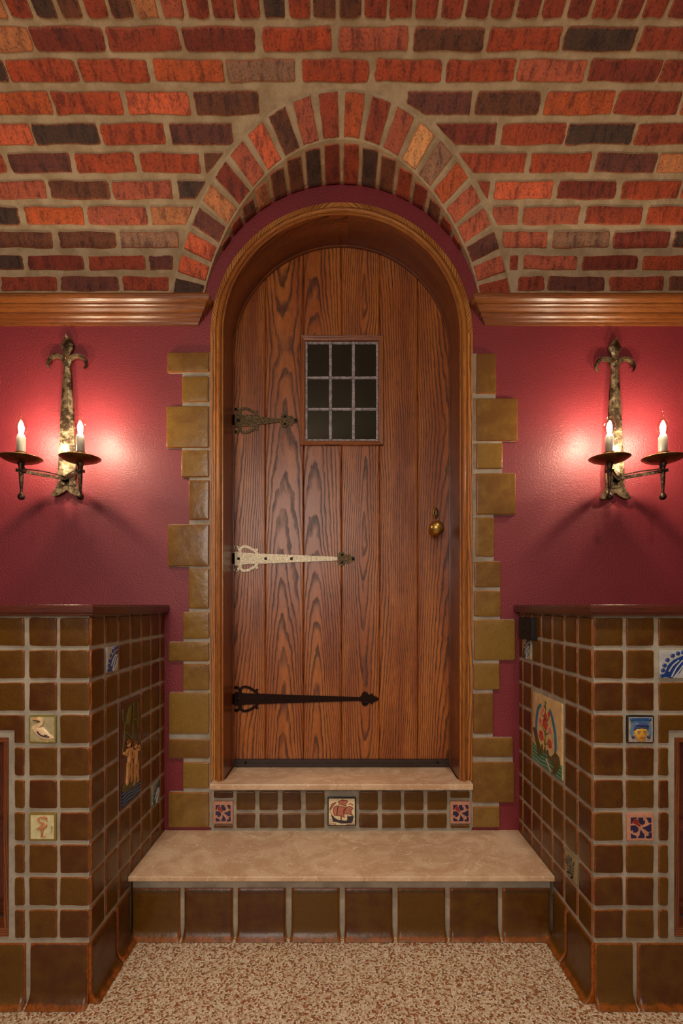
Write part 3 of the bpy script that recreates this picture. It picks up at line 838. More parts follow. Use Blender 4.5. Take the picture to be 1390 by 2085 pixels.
# ------------------------------------------------------------------ picture tiles
def tile_frame(O, U):   # origin lower-left corner on the tile's back plane
    return frame(O, U, (0, 0, 1))
def swan_art(mb, m, w, h, t):
    N = lambda x, y: ((x-170)/1010*w, (1270-y)/990*h)
    cr = glaze(232, 196, 146)
    bg = [N(*p) for p in ((240, 340), (1120, 340), (1120, 1120), (240, 1120))]; prism(mb, bg, m, t-.001, t+.0004, glaze(176, 160, 118))
    dome(mb, [N(*p) for p in curve([(400, 640), (560, 700), (720, 690), (830, 790), (960, 920), (1140, 1080), (1000, 1130), (850, 1150), (700, 1120), (560, 1040), (400, 900), (310, 780), (340, 690), (400, 640)], 2)[:-1]], m, t, t+.0035, cr)
    p = curve([N(370, 760), N(420, 680), N(560, 620), (N(665, 540)), N(680, 440), N(600, 385), N(520, 390)], 4); stroke(mb, p, [w*.15]*8+[w*.12]*(len(p)-8), m, t, t+.0033, cr)
    prism(mb, [N(*q) for q in ((540, 360), (540, 450), (350, 440), (350, 405), (400, 375))], m, t, t+.003, glaze(214, 150, 76))
    stroke(mb, curve([N(350, 440), N(480, 465), N(590, 515)], 4), w*.03, m, t, t+.0032, glaze(70, 36, 26))
    stroke(mb, curve([N(520, 830), N(600, 930), N(700, 985), N(840, 1020), N(960, 1030)], 4), w*.045, m, t, t+.0046, glaze(52, 36, 70))
    stroke(mb, curve([N(770, 950), N(830, 970), N(890, 970)], 4), w*.03, m, t, t+.0046, glaze(52, 36, 60))
    for q in ((280, 1170), (400, 1160), (520, 1190), (700, 1190), (860, 1200), (1000, 1180)): dome(mb, [N(*z) for z in ell(*q, 60, 34)], m, t, t+.002, glaze(178, 150, 84))
def heron_art(mb, m, w, h, t):
    N = lambda x, y: ((x-150)/1000*w, (1260-y)/1000*h); c = glaze(196, 132, 84)
    prism(mb, [N(*p) for p in ((250, 340), (1060, 340), (1060, 1180), (250, 1180))], m, t-.001, t+.0004, glaze(212, 200, 150))
    dome(mb, [N(*p) for p in ((420, 830), (560, 720), (700, 620), (800, 620), (850, 700), (820, 780), (700, 850), (560, 860))], m, t, t+.0032, c)
    p = curve([N(740, 640), N(620, 600), N(530, 530), N(510, 450), N(590, 410), N(700, 430), N(790, 460)], 4); stroke(mb, p, w*.06, m, t, t+.003, c)
    dome(mb, [N(*q) for q in ell(770, 420, 80, 55, 15)], m, t, t+.003, c)
    stroke(mb, [N(800, 470), N(850, 560)], [w*.05, w*.02], m, t, t+.0025, c)
    for a, b in ((600, 640), (690, 670)): stroke(mb, [N(a, 840), N(b, 960), N(b-5, 1080)], w*.045, m, t, t+.0025, c)
    dome(mb, [N(*q) for q in ell(680, 1095, 110, 28)], m, t, t+.002, c)
    stroke(mb, curve([N(980, 960), N(1010, 820), N(1000, 720)], 4), w*.03, m, t, t+.0015, glaze(150, 132, 96))
def floral_art(mb, m, w, h, t):
    N = lambda x, y: ((x-200)/885*w, (1140-y)/905*h); nv = glaze(34, 28, 66); T0, T1 = t-.0005, t+.0008
    for poly in ([(320, 380), (520, 375), (520, 410), (420, 430), (390, 500), (360, 575), (320, 570)],
                 [(570, 380), (715, 378), (720, 470), (775, 480), (775, 560), (700, 615), (620, 590), (560, 500)],
                 [(815, 380), (960, 380), (985, 420), (980, 545), (900, 545), (865, 470)],
                 [(320, 640), (470, 630), (560, 700), (565, 800), (480, 870), (390, 850), (420, 790), (310, 800)],
                 [(700, 700), (830, 660), (950, 590), (985, 600), (985, 820), (890, 845), (800, 780), (720, 740)],
                 [(640, 770), (700, 850), (765, 930), (765, 1040), (540, 1030), (600, 960)],
                 [(320, 890), (420, 940), (500, 970), (500, 1040), (330, 1045)],
                 [(910, 860), (985, 860), (1005, 1020), (940, 1050), (810, 1045), (820, 970), (900, 960)]):
        prism(mb, [N(*p) for p in poly], m, T0, T1, nv)
    prism(mb, [N(*p) for p in ((410, 440), (540, 440), (560, 540), (640, 640), (600, 670), (500, 610), (400, 560))], m, T0, T1, glaze(150, 32, 20))
def fan_art(mb, m, w, h, t, dark=(26, 58, 120), lite=(200, 196, 190)):
    N = lambda x, y: ((x-770)/520*w, (665-y)/515*h); bl = glaze(*dark); wh = glaze(*lite)
    prism(mb, [N(*p) for p in ((800, 655), (870, 560), (930, 420), (1040, 320), (1200, 250), (1275, 240), (1230, 430), (1150, 560), (1010, 660), (880, 640))], m, t-.0005, t+.001, bl)
    for q in ((820, 615), (835, 515), (865, 425), (920, 325), (1020, 245), (1120, 205), (1220, 185)): dome(mb, [N(*z) for z in ell(*q, 42, 38)], m, t, t+.0025, bl)
    for a, b, c in (((990, 640), (1080, 470), (1200, 330)), ((1030, 655), (1140, 520), (1230, 400)), ((940, 540), (1020, 420), (1130, 330))):
        stroke(mb, curve([N(*a), N(*b), N(*c)], 4), w*.035, m, t, t+.0026, wh)
def face_art(mb, m, w, h, t):
    N = lambda x, y: ((x-145)/550*w, (1955-y)/540*h)
    prism(mb, [N(*p) for p in ((180, 1445), (655, 1445), (655, 1925), (180, 1925))], m, t-.001, t+.0004, glaze(172, 152, 138))
    b1, b2 = glaze(38, 84, 138), glaze(30, 44, 84)
    prism(mb, [N(*p) for p in ((230, 1520), (600, 1520), (650, 1760), (600, 1840), (560, 1700), (290, 1700), (250, 1840), (205, 1760))], m, t, t+.0015, glaze(96, 128, 150))
    stroke(mb, [N(210, 1490), N(620, 1490)], w*.11, m, t, t+.003, b1)
    for q in ((235, 1490), (590, 1485)): dome(mb, [N(*z) for z in ell(*q, 36, 34)], m, t, t+.005, b1)
    dome(mb, [N(*p) for p in ((270, 1700), (280, 1590), (330, 1545), (520, 1545), (570, 1590), (575, 1700), (420, 1660))], m, t, t+.005, glaze(70, 84, 132))
    dome(mb, [N(*p) for p in ((275, 1720), (330, 1655), (530, 1655), (545, 1720), (530, 1810), (480, 1880), (430, 1935), (370, 1900), (300, 1820))], m, t, t+.007, glaze(214, 160, 60))
    dome(mb, [N(*z) for z in ell(410, 1775, 20, 34)], m, t+.004, t+.0105, glaze(216, 148, 66))
    for x in (350, 470):
        dome(mb, [N(*z) for z in ell(x, 1738, 30, 10)], m, t+.004, t+.0085, glaze(150, 118, 96))
        stroke(mb, [N(x-32, 1712), N(x, 1700), N(x+32, 1712)], w*.02, m, t+.004, t+.0085, glaze(160, 104, 40))
    stroke(mb, curve([N(365, 1822), N(410, 1840), N(455, 1822)], 4), w*.03, m, t+.004, t+.0088, glaze(164, 72, 48))
    for x in (262, 575): dome(mb, [N(*z) for z in ell(x, 1830, 30, 30)], m, t, t+.005, b2)
    stroke(mb, [N(300, 1600), N(560, 1620)], w*.04, m, t+.002, t+.0058, b2)
def ship_art(mb, m, w, h, t):
    N = lambda x, y: ((x-120)/1170*w, (1325-y)/1165*h)
    prism(mb, [N(*p) for p in ((185, 205), (1225, 205), (1225, 1275), (185, 1275))], m, t-.001, t+.0003, glaze(240, 214, 168))
    sail = glaze(190, 112, 80); ln = glaze(112, 40, 18); hull = glaze(38, 32, 36)
    for poly in ([(560, 330), (700, 262), (900, 270), (960, 320), (880, 400), (900, 510), (740, 460), (600, 450), (580, 380)],
                 [(360, 600), (450, 510), (570, 470), (530, 640), (490, 900), (400, 880), (350, 740)],
                 [(560, 520), (720, 520), (880, 560), (780, 680), (780, 840), (830, 980), (680, 910), (510, 900), (520, 700)],
                 [(890, 580), (960, 520), (1060, 520), (1180, 590), (1080, 690), (1100, 800), (1170, 890), (960, 820), (800, 830), (800, 690)],
                 [(480, 345), (300, 420), (205, 640), (240, 680), (330, 520)]):
        prism(mb, [N(*p) for p in poly], m, t, t+.0006, sail)
        q = [N(*p) for p in poly]; stroke(mb, q+[q[0]], w*.022, m, t, t+.0011, ln)
    prism(mb, [N(*p) for p in ((260, 850), (340, 900), (430, 1000), (580, 1080), (900, 1100), (960, 1000), (970, 930), (1200, 905), (1160, 1100), (1090, 1200), (700, 1215), (500, 1160), (350, 1130), (300, 960))], m, t, t+.0014, hull)
    stroke(mb, [N(740, 205), N(740, 262)], w*.025, m, t, t+.001, ln)
    stroke(mb, [N(200, 690), N(400, 1000)], w*.03, m, t, t+.0012, glaze(214, 150, 104))
    for x in (680, 950): stroke(mb, [N(x, 880), N(x, 1090)], w*.04, m, t, t+.0009, ln)
    stroke(mb, curve([N(980, 440), N(1060, 410), N(1140, 440), N(1140, 490)], 3), w*.03, m, t, t+.001, glaze(176, 60, 40))
    for y in (1050, 1130, 1210, 1255): stroke(mb, curve([N(190, y), N(330, y+25), N(480, y)], 3), w*.016, m, t, t+.0008, ln)
    for y in (1110, 1190, 1245): stroke(mb, curve([N(900, y+20), N(1080, y), N(1220, y+15)], 3), w*.016, m, t, t+.0008, ln)
def bathers_art(mb, m, w, h, t):
    # two bare standing children among reeds over water; u,v in 0..1
    N = lambda x, y: (x*w, y*h)
    sk = glaze(212, 152, 92); gr = glaze(104, 100, 34); hair = glaze(140, 70, 24)
    for k, pts in enumerate(([(.10, .50), (.12, .64), (.16, .74), (.08, .85), (.10, .93)], [(.16, .74), (.28, .84), (.40, .93)], [(.16, .72), (.45, .63), (.70, .52), (.82, .40)], [(.60, .95), (.56, .70), (.52, .5)], [(.82, .93), (.84, .62), (.88, .40), (.86, .22)], [(.60, .78), (.74, .76), (.86, .62)], [(.80, .30), (.90, .16)])):
        p = curve([N(*q) for q in pts], 4); stroke(mb, p, w*.028, m, t, t+.002, gr)
    prism(mb, [N(*p) for p in curve([(.24, .78), (.30, .88), (.46, .94), (.44, .84), (.34, .76), (.24, .78)], 2)[:-1]], m, t, t+.0028, gr)
    prism(mb, [N(*p) for p in curve([(.06, .52), (.14, .60), (.17, .72), (.10, .64)], 3)], m, t, t+.0025, gr)
    for ox, hy, lean in ((.36, .590, -1), (.68, .535, 1)):
        dome(mb, [N(*q) for q in ell(ox, hy, .085, .034)], m, t, t+.006, hair)
        dome(mb, [N(*q) for q in ell(ox-.02, hy-.018, .055, .024)], m, t, t+.007, sk)
        body = [(ox-.10, hy-.055), (ox+.09, hy-.055), (ox+.08, hy-.12), (ox+.09, hy-.19), (ox+.02, hy-.22), (ox-.07, hy-.20), (ox-.05, hy-.13)]
        dome(mb, [N(*q) for q in curve(body+[body[0]], 3)[:-1]], m, t, t+.007, sk)
        for lx, fx in ((-.04, -.11), (.05, .09)):
            p = curve([N(ox+lx, hy-.18), N(ox+lx*1.1, hy-.25), N(ox+fx*.6, hy-.30), N(ox+fx, hy-.365), N(ox+fx-.05, hy-.372)], 3)
            stroke(mb, p, [w*(.13-.085*i/len(p)) for i in range(len(p))], m, t, t+.0055, sk)
    stroke(mb, curve([N(.28, .525), N(.18, .50), N(.08, .525)], 3), [w*.07]*4+[w*.04]*3, m, t, t+.006, sk)
    stroke(mb, curve([N(.44, .52), N(.52, .46), N(.48, .42)], 3), w*.06, m, t, t+.0065, sk)
    stroke(mb, curve([N(.76, .475), N(.84, .46), N(.80, .50)], 3), w*.06, m, t, t+.0065, sk)
    dome(mb, [N(*p) for p in ((.06, .20), (.20, .235), (.40, .225), (.55, .25), (.72, .22), (.92, .20), (.94, .15), (.60, .12), (.30, .13), (.08, .15))], m, t, t+.005, glaze(84, 78, 34))
    prism(mb, [N(*p) for p in ((.05, .02), (.95, .02), (.95, .16), (.05, .18))], m, t, t+.001, glaze(30, 56, 96))
    for k in range(9):
        y = .03+.016*k; p = curve([N(.07, y), N(.3, y+.012), N(.55, y-.006), N(.75, y+.01), N(.93, y)], 3)
        stroke(mb, p, w*.022, m, t, t+.003, glaze(92, 124, 150) if k % 2 else glaze(24, 44, 84))
def hollyhock_art(mb, m, w, h, t):
    N = lambda x, y: (x*w, y*h); T1 = t+.0006
    gr = glaze(96, 112, 44); rd = glaze(204, 62, 56); pk = glaze(222, 132, 112); bl = glaze(54, 116, 140); ol = glaze(84, 68, 22); tl = glaze(52, 128, 104)
    prism(mb, [N(*p) for p in ((0, 0), (1, 0), (1, .20), (.75, .17), (.5, .26), (.25, .20), (0, .25))], m, t-.0005, t+.0003, tl)
    for k in range(7):
        y = .03+.025*k; stroke(mb, curve([N(.03, y+.01), N(.3, y-.01), N(.6, y+.02), N(.97, y-.005)], 3), w*.012, m, t, T1, glaze(26, 82, 78) if k % 2 else glaze(128, 176, 140))
    for s, pts in ((-1, [(.33, .86), (.22, .78), (.16, .62), (.15, .48), (.20, .34)]), (1, [(.62, .85), (.72, .74), (.80, .56), (.82, .40), (.79, .24)])):
        p = curve([N(*q) for q in pts], 5); n = len(p); stroke(mb, p, [w*(.02+.055*sin(pi*(.12+.8*i/n))) for i in range(n)], m, t, T1+.0003, bl)
    stroke(mb, curve([N(.47, .94), N(.49, .70), N(.47, .45), N(.47, .12)], 5), w*.028, m, t, T1, gr)
    for a, b in (((.48, .66), (.36, .74)), ((.48, .62), (.60, .74)), ((.47, .48), (.34, .58)), ((.47, .46), (.62, .54)), ((.47, .32), (.42, .40)), ((.47, .34), (.58, .36))): stroke(mb, [N(*a), N(*b)], w*.018, m, t, T1, gr)
    for i, (x, y, r, c) in enumerate(((.47, .62, .085, rd), (.33, .42, .08, rd), (.62, .38, .07, rd), (.48, .72, .055, rd), (.30, .62, .055, pk), (.64, .56, .05, pk), (.60, .78, .04, rd), (.40, .80, .035, pk), (.36, .73, .035, pk), (.47, .88, .022, gr), (.50, .92, .016, gr), (.44, .85, .018, gr))):
        for k in range(5):
            a = 2*pi*k/5+i; prism(mb, [N(*q) for q in ell(x+r*.55*cos(a), y+r*.50*sin(a), r*.58, r*.46, 0, 12)], m, t, T1+.0001*k, c)
        if r > .05: prism(mb, [N(*q) for q in ell(x, y, r*.28, r*.22, 0, 10)], m, t, T1+.0008, glaze(120, 140, 60))
    prism(mb, [N(*p) for p in curve([(.06, .48), (.16, .46), (.22, .36), (.34, .22), (.42, .16), (.30, .16), (.24, .08), (.18, .20), (.10, .30), (.06, .40), (.02, .44), (.06, .48)], 2)[:-1]], m, t, T1+.0005, ol)
    prism(mb, [N(*p) for p in curve([(.56, .21), (.68, .22), (.80, .31), (.93, .28), (.95, .18), (.88, .10), (.82, .02), (.72, .02), (.76, .12), (.66, .15), (.56, .15), (.56, .21)], 2)[:-1]], m, t, T1+.0005, ol)
    for x, y in ((.36, .26), (.46, .24), (.56, .24)): prism(mb, [N(*q) for q in ell(x, y, .025, .045, 0, 12)], m, t, T1+.0006, glaze(92, 52, 22))
    stroke(mb, curve([N(.50, .14), N(.56, .09), N(.66, .01)], 3), w*.03, m, t, T1+.0006, glaze(214, 178, 140))
def paw_art(mb, m, w, h, t):
    N = lambda x, y: (x*w, y*h); c = glaze(36, 48, 46)
    for k, (x, y, a) in enumerate(((.16, .52, 150), (.26, .68, 125), (.42, .78, 100), (.60, .80, 82), (.78, .72, 58))):
        prism(mb, [N(*q) for q in ell(x, y, .13, .055, a, 14)], m, t-.0005, t+.001, c)
    for k in range(4): stroke(mb, curve([N(.20+.02*k, .48-.11*k), N(.42, .60-.13*k), N(.66, .52-.13*k), N(.84-.03*k, .58-.11*k)], 3), w*.06, m, t-.0005, t+.001, c)
    prism(mb, [N(*q) for q in ell(.52, .17, .24, .11)], m, t-.0005, t+.001, c)
    stroke(mb, [N(.36, .15), N(.66, .19)], w*.04, m, t, t+.0014, glaze(150, 130, 90))

ARTS = {}
def picture_tile(parent, name, O, U, w, h, t, edge, body, art, artname, border=None, label=None):
    m = tile_frame(O, U); mb = MB()
    pillow(mb, rrect(0, 0, w, h, .003, .0003, 2, 4), m, t, .002, edge)
    bd = border if border is not None else .0
    if body is not edge: prism(mb, [(bd, bd), (w-bd, bd), (w-bd, h-bd), (bd, h-bd)], m, t-.001, t+.0001, body)
    o = mb.build(name, parent)
    if label: o['label'] = label
    if art:
        a = MB(); art(a, m, w, h, t); a.build(artname, o)
    return o

def cove_tile(mb, m, u0, u1, v0, v1, mat, toe=.020, t=.008):
    nu, nv = 10, 22; rnd = random.random(); w, hgt = u1-u0, v1-v0; V = []; UV = []
    wob = random.uniform(-.001, .001)
    for j in range(nv+1):
        fv = j/nv; v = v0+hgt*(fv**1.5)
        for i in range(nu+1):
            fu = i/nu; fu = .5-.5*cos(pi*fu)*abs(cos(pi*fu))**-.35 if abs(cos(pi*fu)) > 1e-6 else .5
            fu = min(1, max(0, fu)); u = u0+w*fu
            ed = min(u-u0, u1-u, v1-v); lip = .003*(1-min(1, ed/.003))**2
            h = t-lip+toe*max(0, 1-(v-v0)/.034)**2+.0012*sin(pi*fu)*sin(pi*fv)
            # flare outwards with the toe, so the joints curve
            uu = u+(fu-.5)*.006*max(0, 1-(v-v0)/.05)**2*1.0
            if i in (0, nu) or j == nv: h = h if 0 else h-.002
            V.append(m(uu, v, h)); UV.append((min(ed, .0013+max(0, (v-v0)-.008)*.25), rnd))
    n = nu+1; Fc = [(j*n+i, j*n+i+1, (j+1)*n+i+1, (j+1)*n+i) for j in range(nv) for i in range(nu)]
    mb.add(V, Fc, mat, UV, smooth=True)
    # rim down to the bed
    rim = [i for i in range(nu+1)]+[j*n+nu for j in range(1, nv+1)]+[nv*n+i for i in range(nu-1, -1, -1)]+[j*n for j in range(nv-1, 0, -1)]
    V2 = [V[i] for i in rim]; 
    back = []
    for i in rim:
        j, k = divmod(i, n); back.append(m(u0+w*min(1, max(0, (k/nu))), v0+hgt*((j/nv)**1.5), -.002))
    L = len(rim); mb.add(V2+back, [(i, L+i, L+(i+1) % L, (i+1) % L) for i in range(L)], mat, [(0, rnd)]*(2*L))

# ------------------------------------------------------------------ tiled piers
ROWT = .9535; RP = .0801; TS = .069
def rowz(r): z1 = ROWT-RP*(r-1); return z1-TS, z1
GX = .6235; GY = -.5225
def pier(sx):
    side = 'left' if sx < 0 else 'right'
    lab = 'waist-high tiled pier with %s, on the %s of the steps' % (('swan and heron tiles', 'left') if sx < 0 else ('little blue-hatted face tile', 'right'))
    root = empty('tiled_pier', (sx*1.18, -.26, 0), lab, 'pier')
    ox0, ox1 = .822, 1.46            # recess of the wooden cabinet front
    oz0, oz1 = .168, .658
    mb = MB()
    def bx(x0, x1, y0, y1, z0, z1, mat): 
        a, b = sorted((sx*x0, sx*x1)); mb.box(a, b, y0, y1, z0, z1, mat)
    bx(GX, XE, -.40, 0, 0, .960, M['grout']); bx(GX, ox0, GY, -.40, 0, .960, M['grout']); bx(ox1, XE, GY, -.40, 0, .960, M['grout'])
    bx(ox0, ox1, GY, -.40, 0, oz0, M['grout']); bx(ox0, ox1, GY, -.40, oz1, .960, M['grout'])
    mb.build('grout_bed', root)
    # front face tiles
    mf = frame((0, GY, 0), (1, 0, 0), (0, 0, 1)) ; t = .004
    front = MB()
    cols = [(.623, .694), (.7025, .770), (.7825, .850)]+[(.862+.08*k, .930+.08*k) for k in range(11)]
    special = {(4, 2): 'swan', (7, 2): 'heron'} if sx < 0 else {(4, 2): 'face', (2, 3): 'fan', (7, 2): 'floral'}
    def put(mb_, c0, c1, z0, z1, fm, mat=M['tile'], tt=t):
        a, b = sorted((sx*c0, sx*c1)); pillow(mb_, rrect(a, z0, b, z1, .0035, .0009, 2, 4), fm, tt, .0030, mat, dome=.0006)
    for r in range(1, 11):
        z0, z1 = rowz(r)
        for k, (c0, c1) in enumerate(cols, 1):
            if (r, k) in special: continue
            if r >= 5 or r == 4:
                if r == 4 and k == 3:
                    a = [(c0, z0), (.806, z0), (.806, .676), (c1, .676), (c1, z1), (c0, z1)]
                    P = []
                    for i in range(6):
                        p, q = a[i], a[(i+1) % 6]
                        for s_ in range(4): P.append((sx*(p[0]+(q[0]-p[0])*s_/4), p[1]+(q[1]-p[1])*s_/4))
                    if sx < 0: P = P[::-1]
                    pillow(front, P, mf, t, .0028, M['tile'], ctr=(sx*.797, .686)); continue
                if r == 4 and k > 3 and c0 < ox1+.01: put(front, c0, c1, .676, z1, mf); continue
                if r >= 5 and k == 3: put(front, c0, .806, z0, z1, mf); continue
                if r >= 5 and k > 3 and c0 < ox1+.01: continue
            put(front, c0, c1, z0, z1, mf)
    front.build('front_tiles', root)
    # return (side) tiles facing the steps
    U = (0, 1, 0) if sx < 0 else (0, -1, 0)
    mr = frame((sx*GX, PF if sx < 0 else PF, 0), U, (0, 0, 1))
    def dcoord(d0, d1):      # depth range -> u range
        return (d0, d1) if sx < 0 else (-d1, -d0)
    ret = MB()
    for r in range(1, 11):
        z0, z1 = rowz(r)
        for c in range(1, 8):
            d0, d1 = .0085+.08*(c-1), .0765+.08*(c-1)
            if c == 7: d1 = .518
            if d0 > .27 and z1 < TR-.03: continue
            if sx < 0:
                if (r, c) in ((2, 2), (8, 6)) or (4 <= r <= 7 and c in (3, 4)): continue
            else:
                if (r, c) in ((2, 6), (9, 2)) or (4 <= r <= 6 and c in (3, 4, 5)): continue
            u0, u1 = dcoord(d0, d1)
            pillow(ret, rrect(u0, z0, u1, z1, .0035, .0011, 2, 4), mr, t, .0030, M['tile'], dome=.0006)
    ret.build('return_tiles', root)
    def rt(name, r0, r1, c0, c1, edge, body, art, an, border=0, lab=None, inset=0.0):
        za = rowz(r1)[0]; zb = rowz(r0)[1]; da, db = .0085+.08*(c0-1), .0765+.08*(c1-1)
        za += inset; zb -= inset; da += inset; db -= inset
        u0, u1 = dcoord(da, db)
        O = mr(u0, za, 0); picture_tile(root, name, O, U, u1-u0, zb-za, t+.001, edge, body, art, an, border, lab)
    def ft(name, r, k, edge, body, art, an, border=0, lab=None, grow=0):
        z0, z1 = rowz(r); c0, c1 = cols[k-1]; a, b = sorted((sx*c0, sx*c1))
        picture_tile(root, name, mf(a-grow, z0-grow, 0), (1, 0, 0), b-a+2*grow, z1-z0+2*grow, t+.001, edge, body, art, an, border, lab)
    if sx < 0:
        ft('swan_tile', 4, 2, glaze(128, 112, 44), glaze(176, 160, 118), swan_art, 'swan_relief', .004, 'small tile with a cream swan', 0)
        ft('heron_tile', 7, 2, glaze(140, 112, 40), glaze(212, 200, 150), heron_art, 'heron_relief', .005, 'small tile with a tan wading bird')
        rt('fan_tile', 2, 2, 2, 2, glaze(182, 176, 166), glaze(182, 176, 166), lambda a, m, w, h, t_: fan_art(a, m, w, h, t_), 'fan_relief', 0, 'blue and white fan tile')
        rt('fan_tile', 8, 8, 6, 6, glaze(150, 146, 112), glaze(150, 146, 112), lambda a, m, w, h, t_: fan_art(a, m, w, h, t_, (30, 70, 84)), 'fan_relief', 0, 'teal and grey fan tile')
        rt('picture_panel', 4, 7, 3, 4, glaze(96, 34, 16), glaze(74, 22, 18), bathers_art, 'bathers_relief', .006, 'tall relief tile of two children among reeds over blue water', .002)
    else:
        ft('face_tile', 4, 2, glaze(26, 22, 22), glaze(172, 152, 138), face_art, 'face_relief', .004, 'small tile with a yellow face under a blue hat')
        ft('fan_tile', 2, 3, glaze(182, 178, 172), glaze(182, 178, 172), fan_art, 'fan_relief', 0, 'blue and white fan tile')
        ft('flower_tile', 7, 2, glaze(196, 134, 106), glaze(196, 134, 106), floral_art, 'flower_pattern', 0, 'pink tile with navy flower shapes')
        rt('fan_tile', 2, 2, 6, 6, glaze(176, 160, 136), glaze(176, 160, 136), lambda a, m, w, h, t_: fan_art(a, m, w, h, t_, (30, 56, 80)), 'fan_relief', 0, 'blue fan tile below the outlet')
        rt('picture_panel', 4, 6, 3, 5, glaze(222, 186, 128), glaze(222, 186, 128), hollyhock_art, 'flower_painting', 0, 'square cream tile painted with red flowers over teal water', .006)
        rt('paw_tile', 9, 9, 2, 2, glaze(150, 128, 84), glaze(150, 128, 84), paw_art, 'paw_print', 0, 'tan tile with a dark paw print')
    # skirting of cove tiles
    cv = MB(); zt = .150
    fc = [(-.766, -.624), (-.930, -.779), (-1.094, -.943), (-1.258, -1.107), (-1.42, -1.27), (-1.59, -1.434), (-1.75, -1.602)] if sx < 0 else \
         [(.624, .717), (.729, .880), (.893, 1.044), (1.057, 1.208), (1.221, 1.372), (1.385, 1.536), (1.55, 1.70)]
    for a, b in fc: cv = MB(); cove_tile(cv, mf, a, b, .002, zt, M['tile']); cv.build('skirting_tile', root)
    for d0, d1 in ((.002, .137), (.149, .232)):
        u0, u1 = dcoord(d0, d1); cv = MB(); cove_tile(cv, mr, u0, u1, .002, zt, M['tile']); cv.build('skirting_tile', root)
    # wooden cap, mitred at the corner
    mb = MB(); zb, zt = .9605, .9860; ix = .604; fy = -.547
    prof = [(0, zb), (-.002, zb+.001), (0, zb+.004), (.002, zb+.007), (.002, zt-.006), (0, zt-.002), (-.004, zt)]
    s0 = .3
    for (A, dA, B, dB, off) in ((((sx*XE), fy), (0, -1), (sx*ix, fy), (-sx, -1), .10), ((sx*ix, fy), (-sx, -1), (sx*ix, 0), (-sx, 0), .14)):
        V = []; UV = []
        for e, (o, d) in enumerate(((A, dA), (B, dB))):
            for p, z in prof: V.append((o[0]+d[0]*p, o[1]+d[1]*p, z)); UV.append((off+z, s0+e*1.1))
        n = len(prof); fs = [(j, j+n, j+n+1, j+1) for j in range(n-1)]
        if sx > 0: fs = [f[::-1] for f in fs]
        mb.add(V, fs, M['cap_wood'], UV)
    x0, x1 = sorted((sx*ix, sx*XE)); mb.box(x0+(.002 if sx < 0 else 0), x1, fy+.001, 0, zb+.0005, zt-.0005, M['cap_wood'], 'x', .1)
    mb.build('cap_board', root)
    # cabinet front set in the pier
    lab2 = 'dark wooden panel framed in oak, set low in the tiled pier on the %s' % side
    cab = empty('cabinet_panel', (sx*1.14, -.50, oz0), lab2, 'cabinet')
    mb = MB(); w = .022
    x0, x1 = sorted((sx*ox0, sx*ox1))
    mb.box(x0, x1, GY-.004, GY+.04, oz1-w*.5, oz1, M['jamb_wood'], 'x'); mb.box(x0, x1, GY-.004, GY+.04, oz0, oz0+w, M['jamb_wood'], 'x')
    mb.box(x0, x0+.010, GY-.004, GY+.04, oz0+w, oz1-w*.5, M['jamb_wood'], 'z'); mb.box(x1-.010, x1, GY-.004, GY+.04, oz0+w, oz1-w*.5, M['jamb_wood'], 'z')
    mb.build('frame', cab)
    mb = MB(); mb.box(x0+.012, x1-.012, GY+.050, GY+.07, oz0+w, oz1-w*.5, M['cap_wood'], 'z')
    for q in range(3):
        mb.box(x0+.012, x1-.012, GY+.040, GY+.052, oz0+.03+q*.21, oz0+.06+q*.21, M['cap_wood'], 'x')
    mb.build('panel', cab)
pier(-1); pier(1)

# ------------------------------------------------------------------ outlet on the right pier
out = empty('power_outlet', (HW, -.11, .91), 'small dark brown power outlet on tiles under the right cap board', 'outlet')
mo = frame((HW+.001, 0, 0), (0, -1, 0), (0, 0, 1)); mb = MB()
pillow(mb, rrect(.048, .872, .166, .944, .004, 0, 3, 3), mo, .018, .004, M['outlet']); mb.build('cover_plate', out)
for cu in (.083, .131):
    mb = MB(); prism(mb, ell(cu, .908, .016, .015), mo, .016, .0195, M['outlet'])
    for dz in (-.006, .006): prism(mb, [(cu-.005, .908+dz-.001), (cu+.005, .908+dz-.001), (cu+.005, .908+dz+.001), (cu-.005, .908+dz+.001)], mo, .019, .020, M['bolt'])
    mb.build('socket', out)

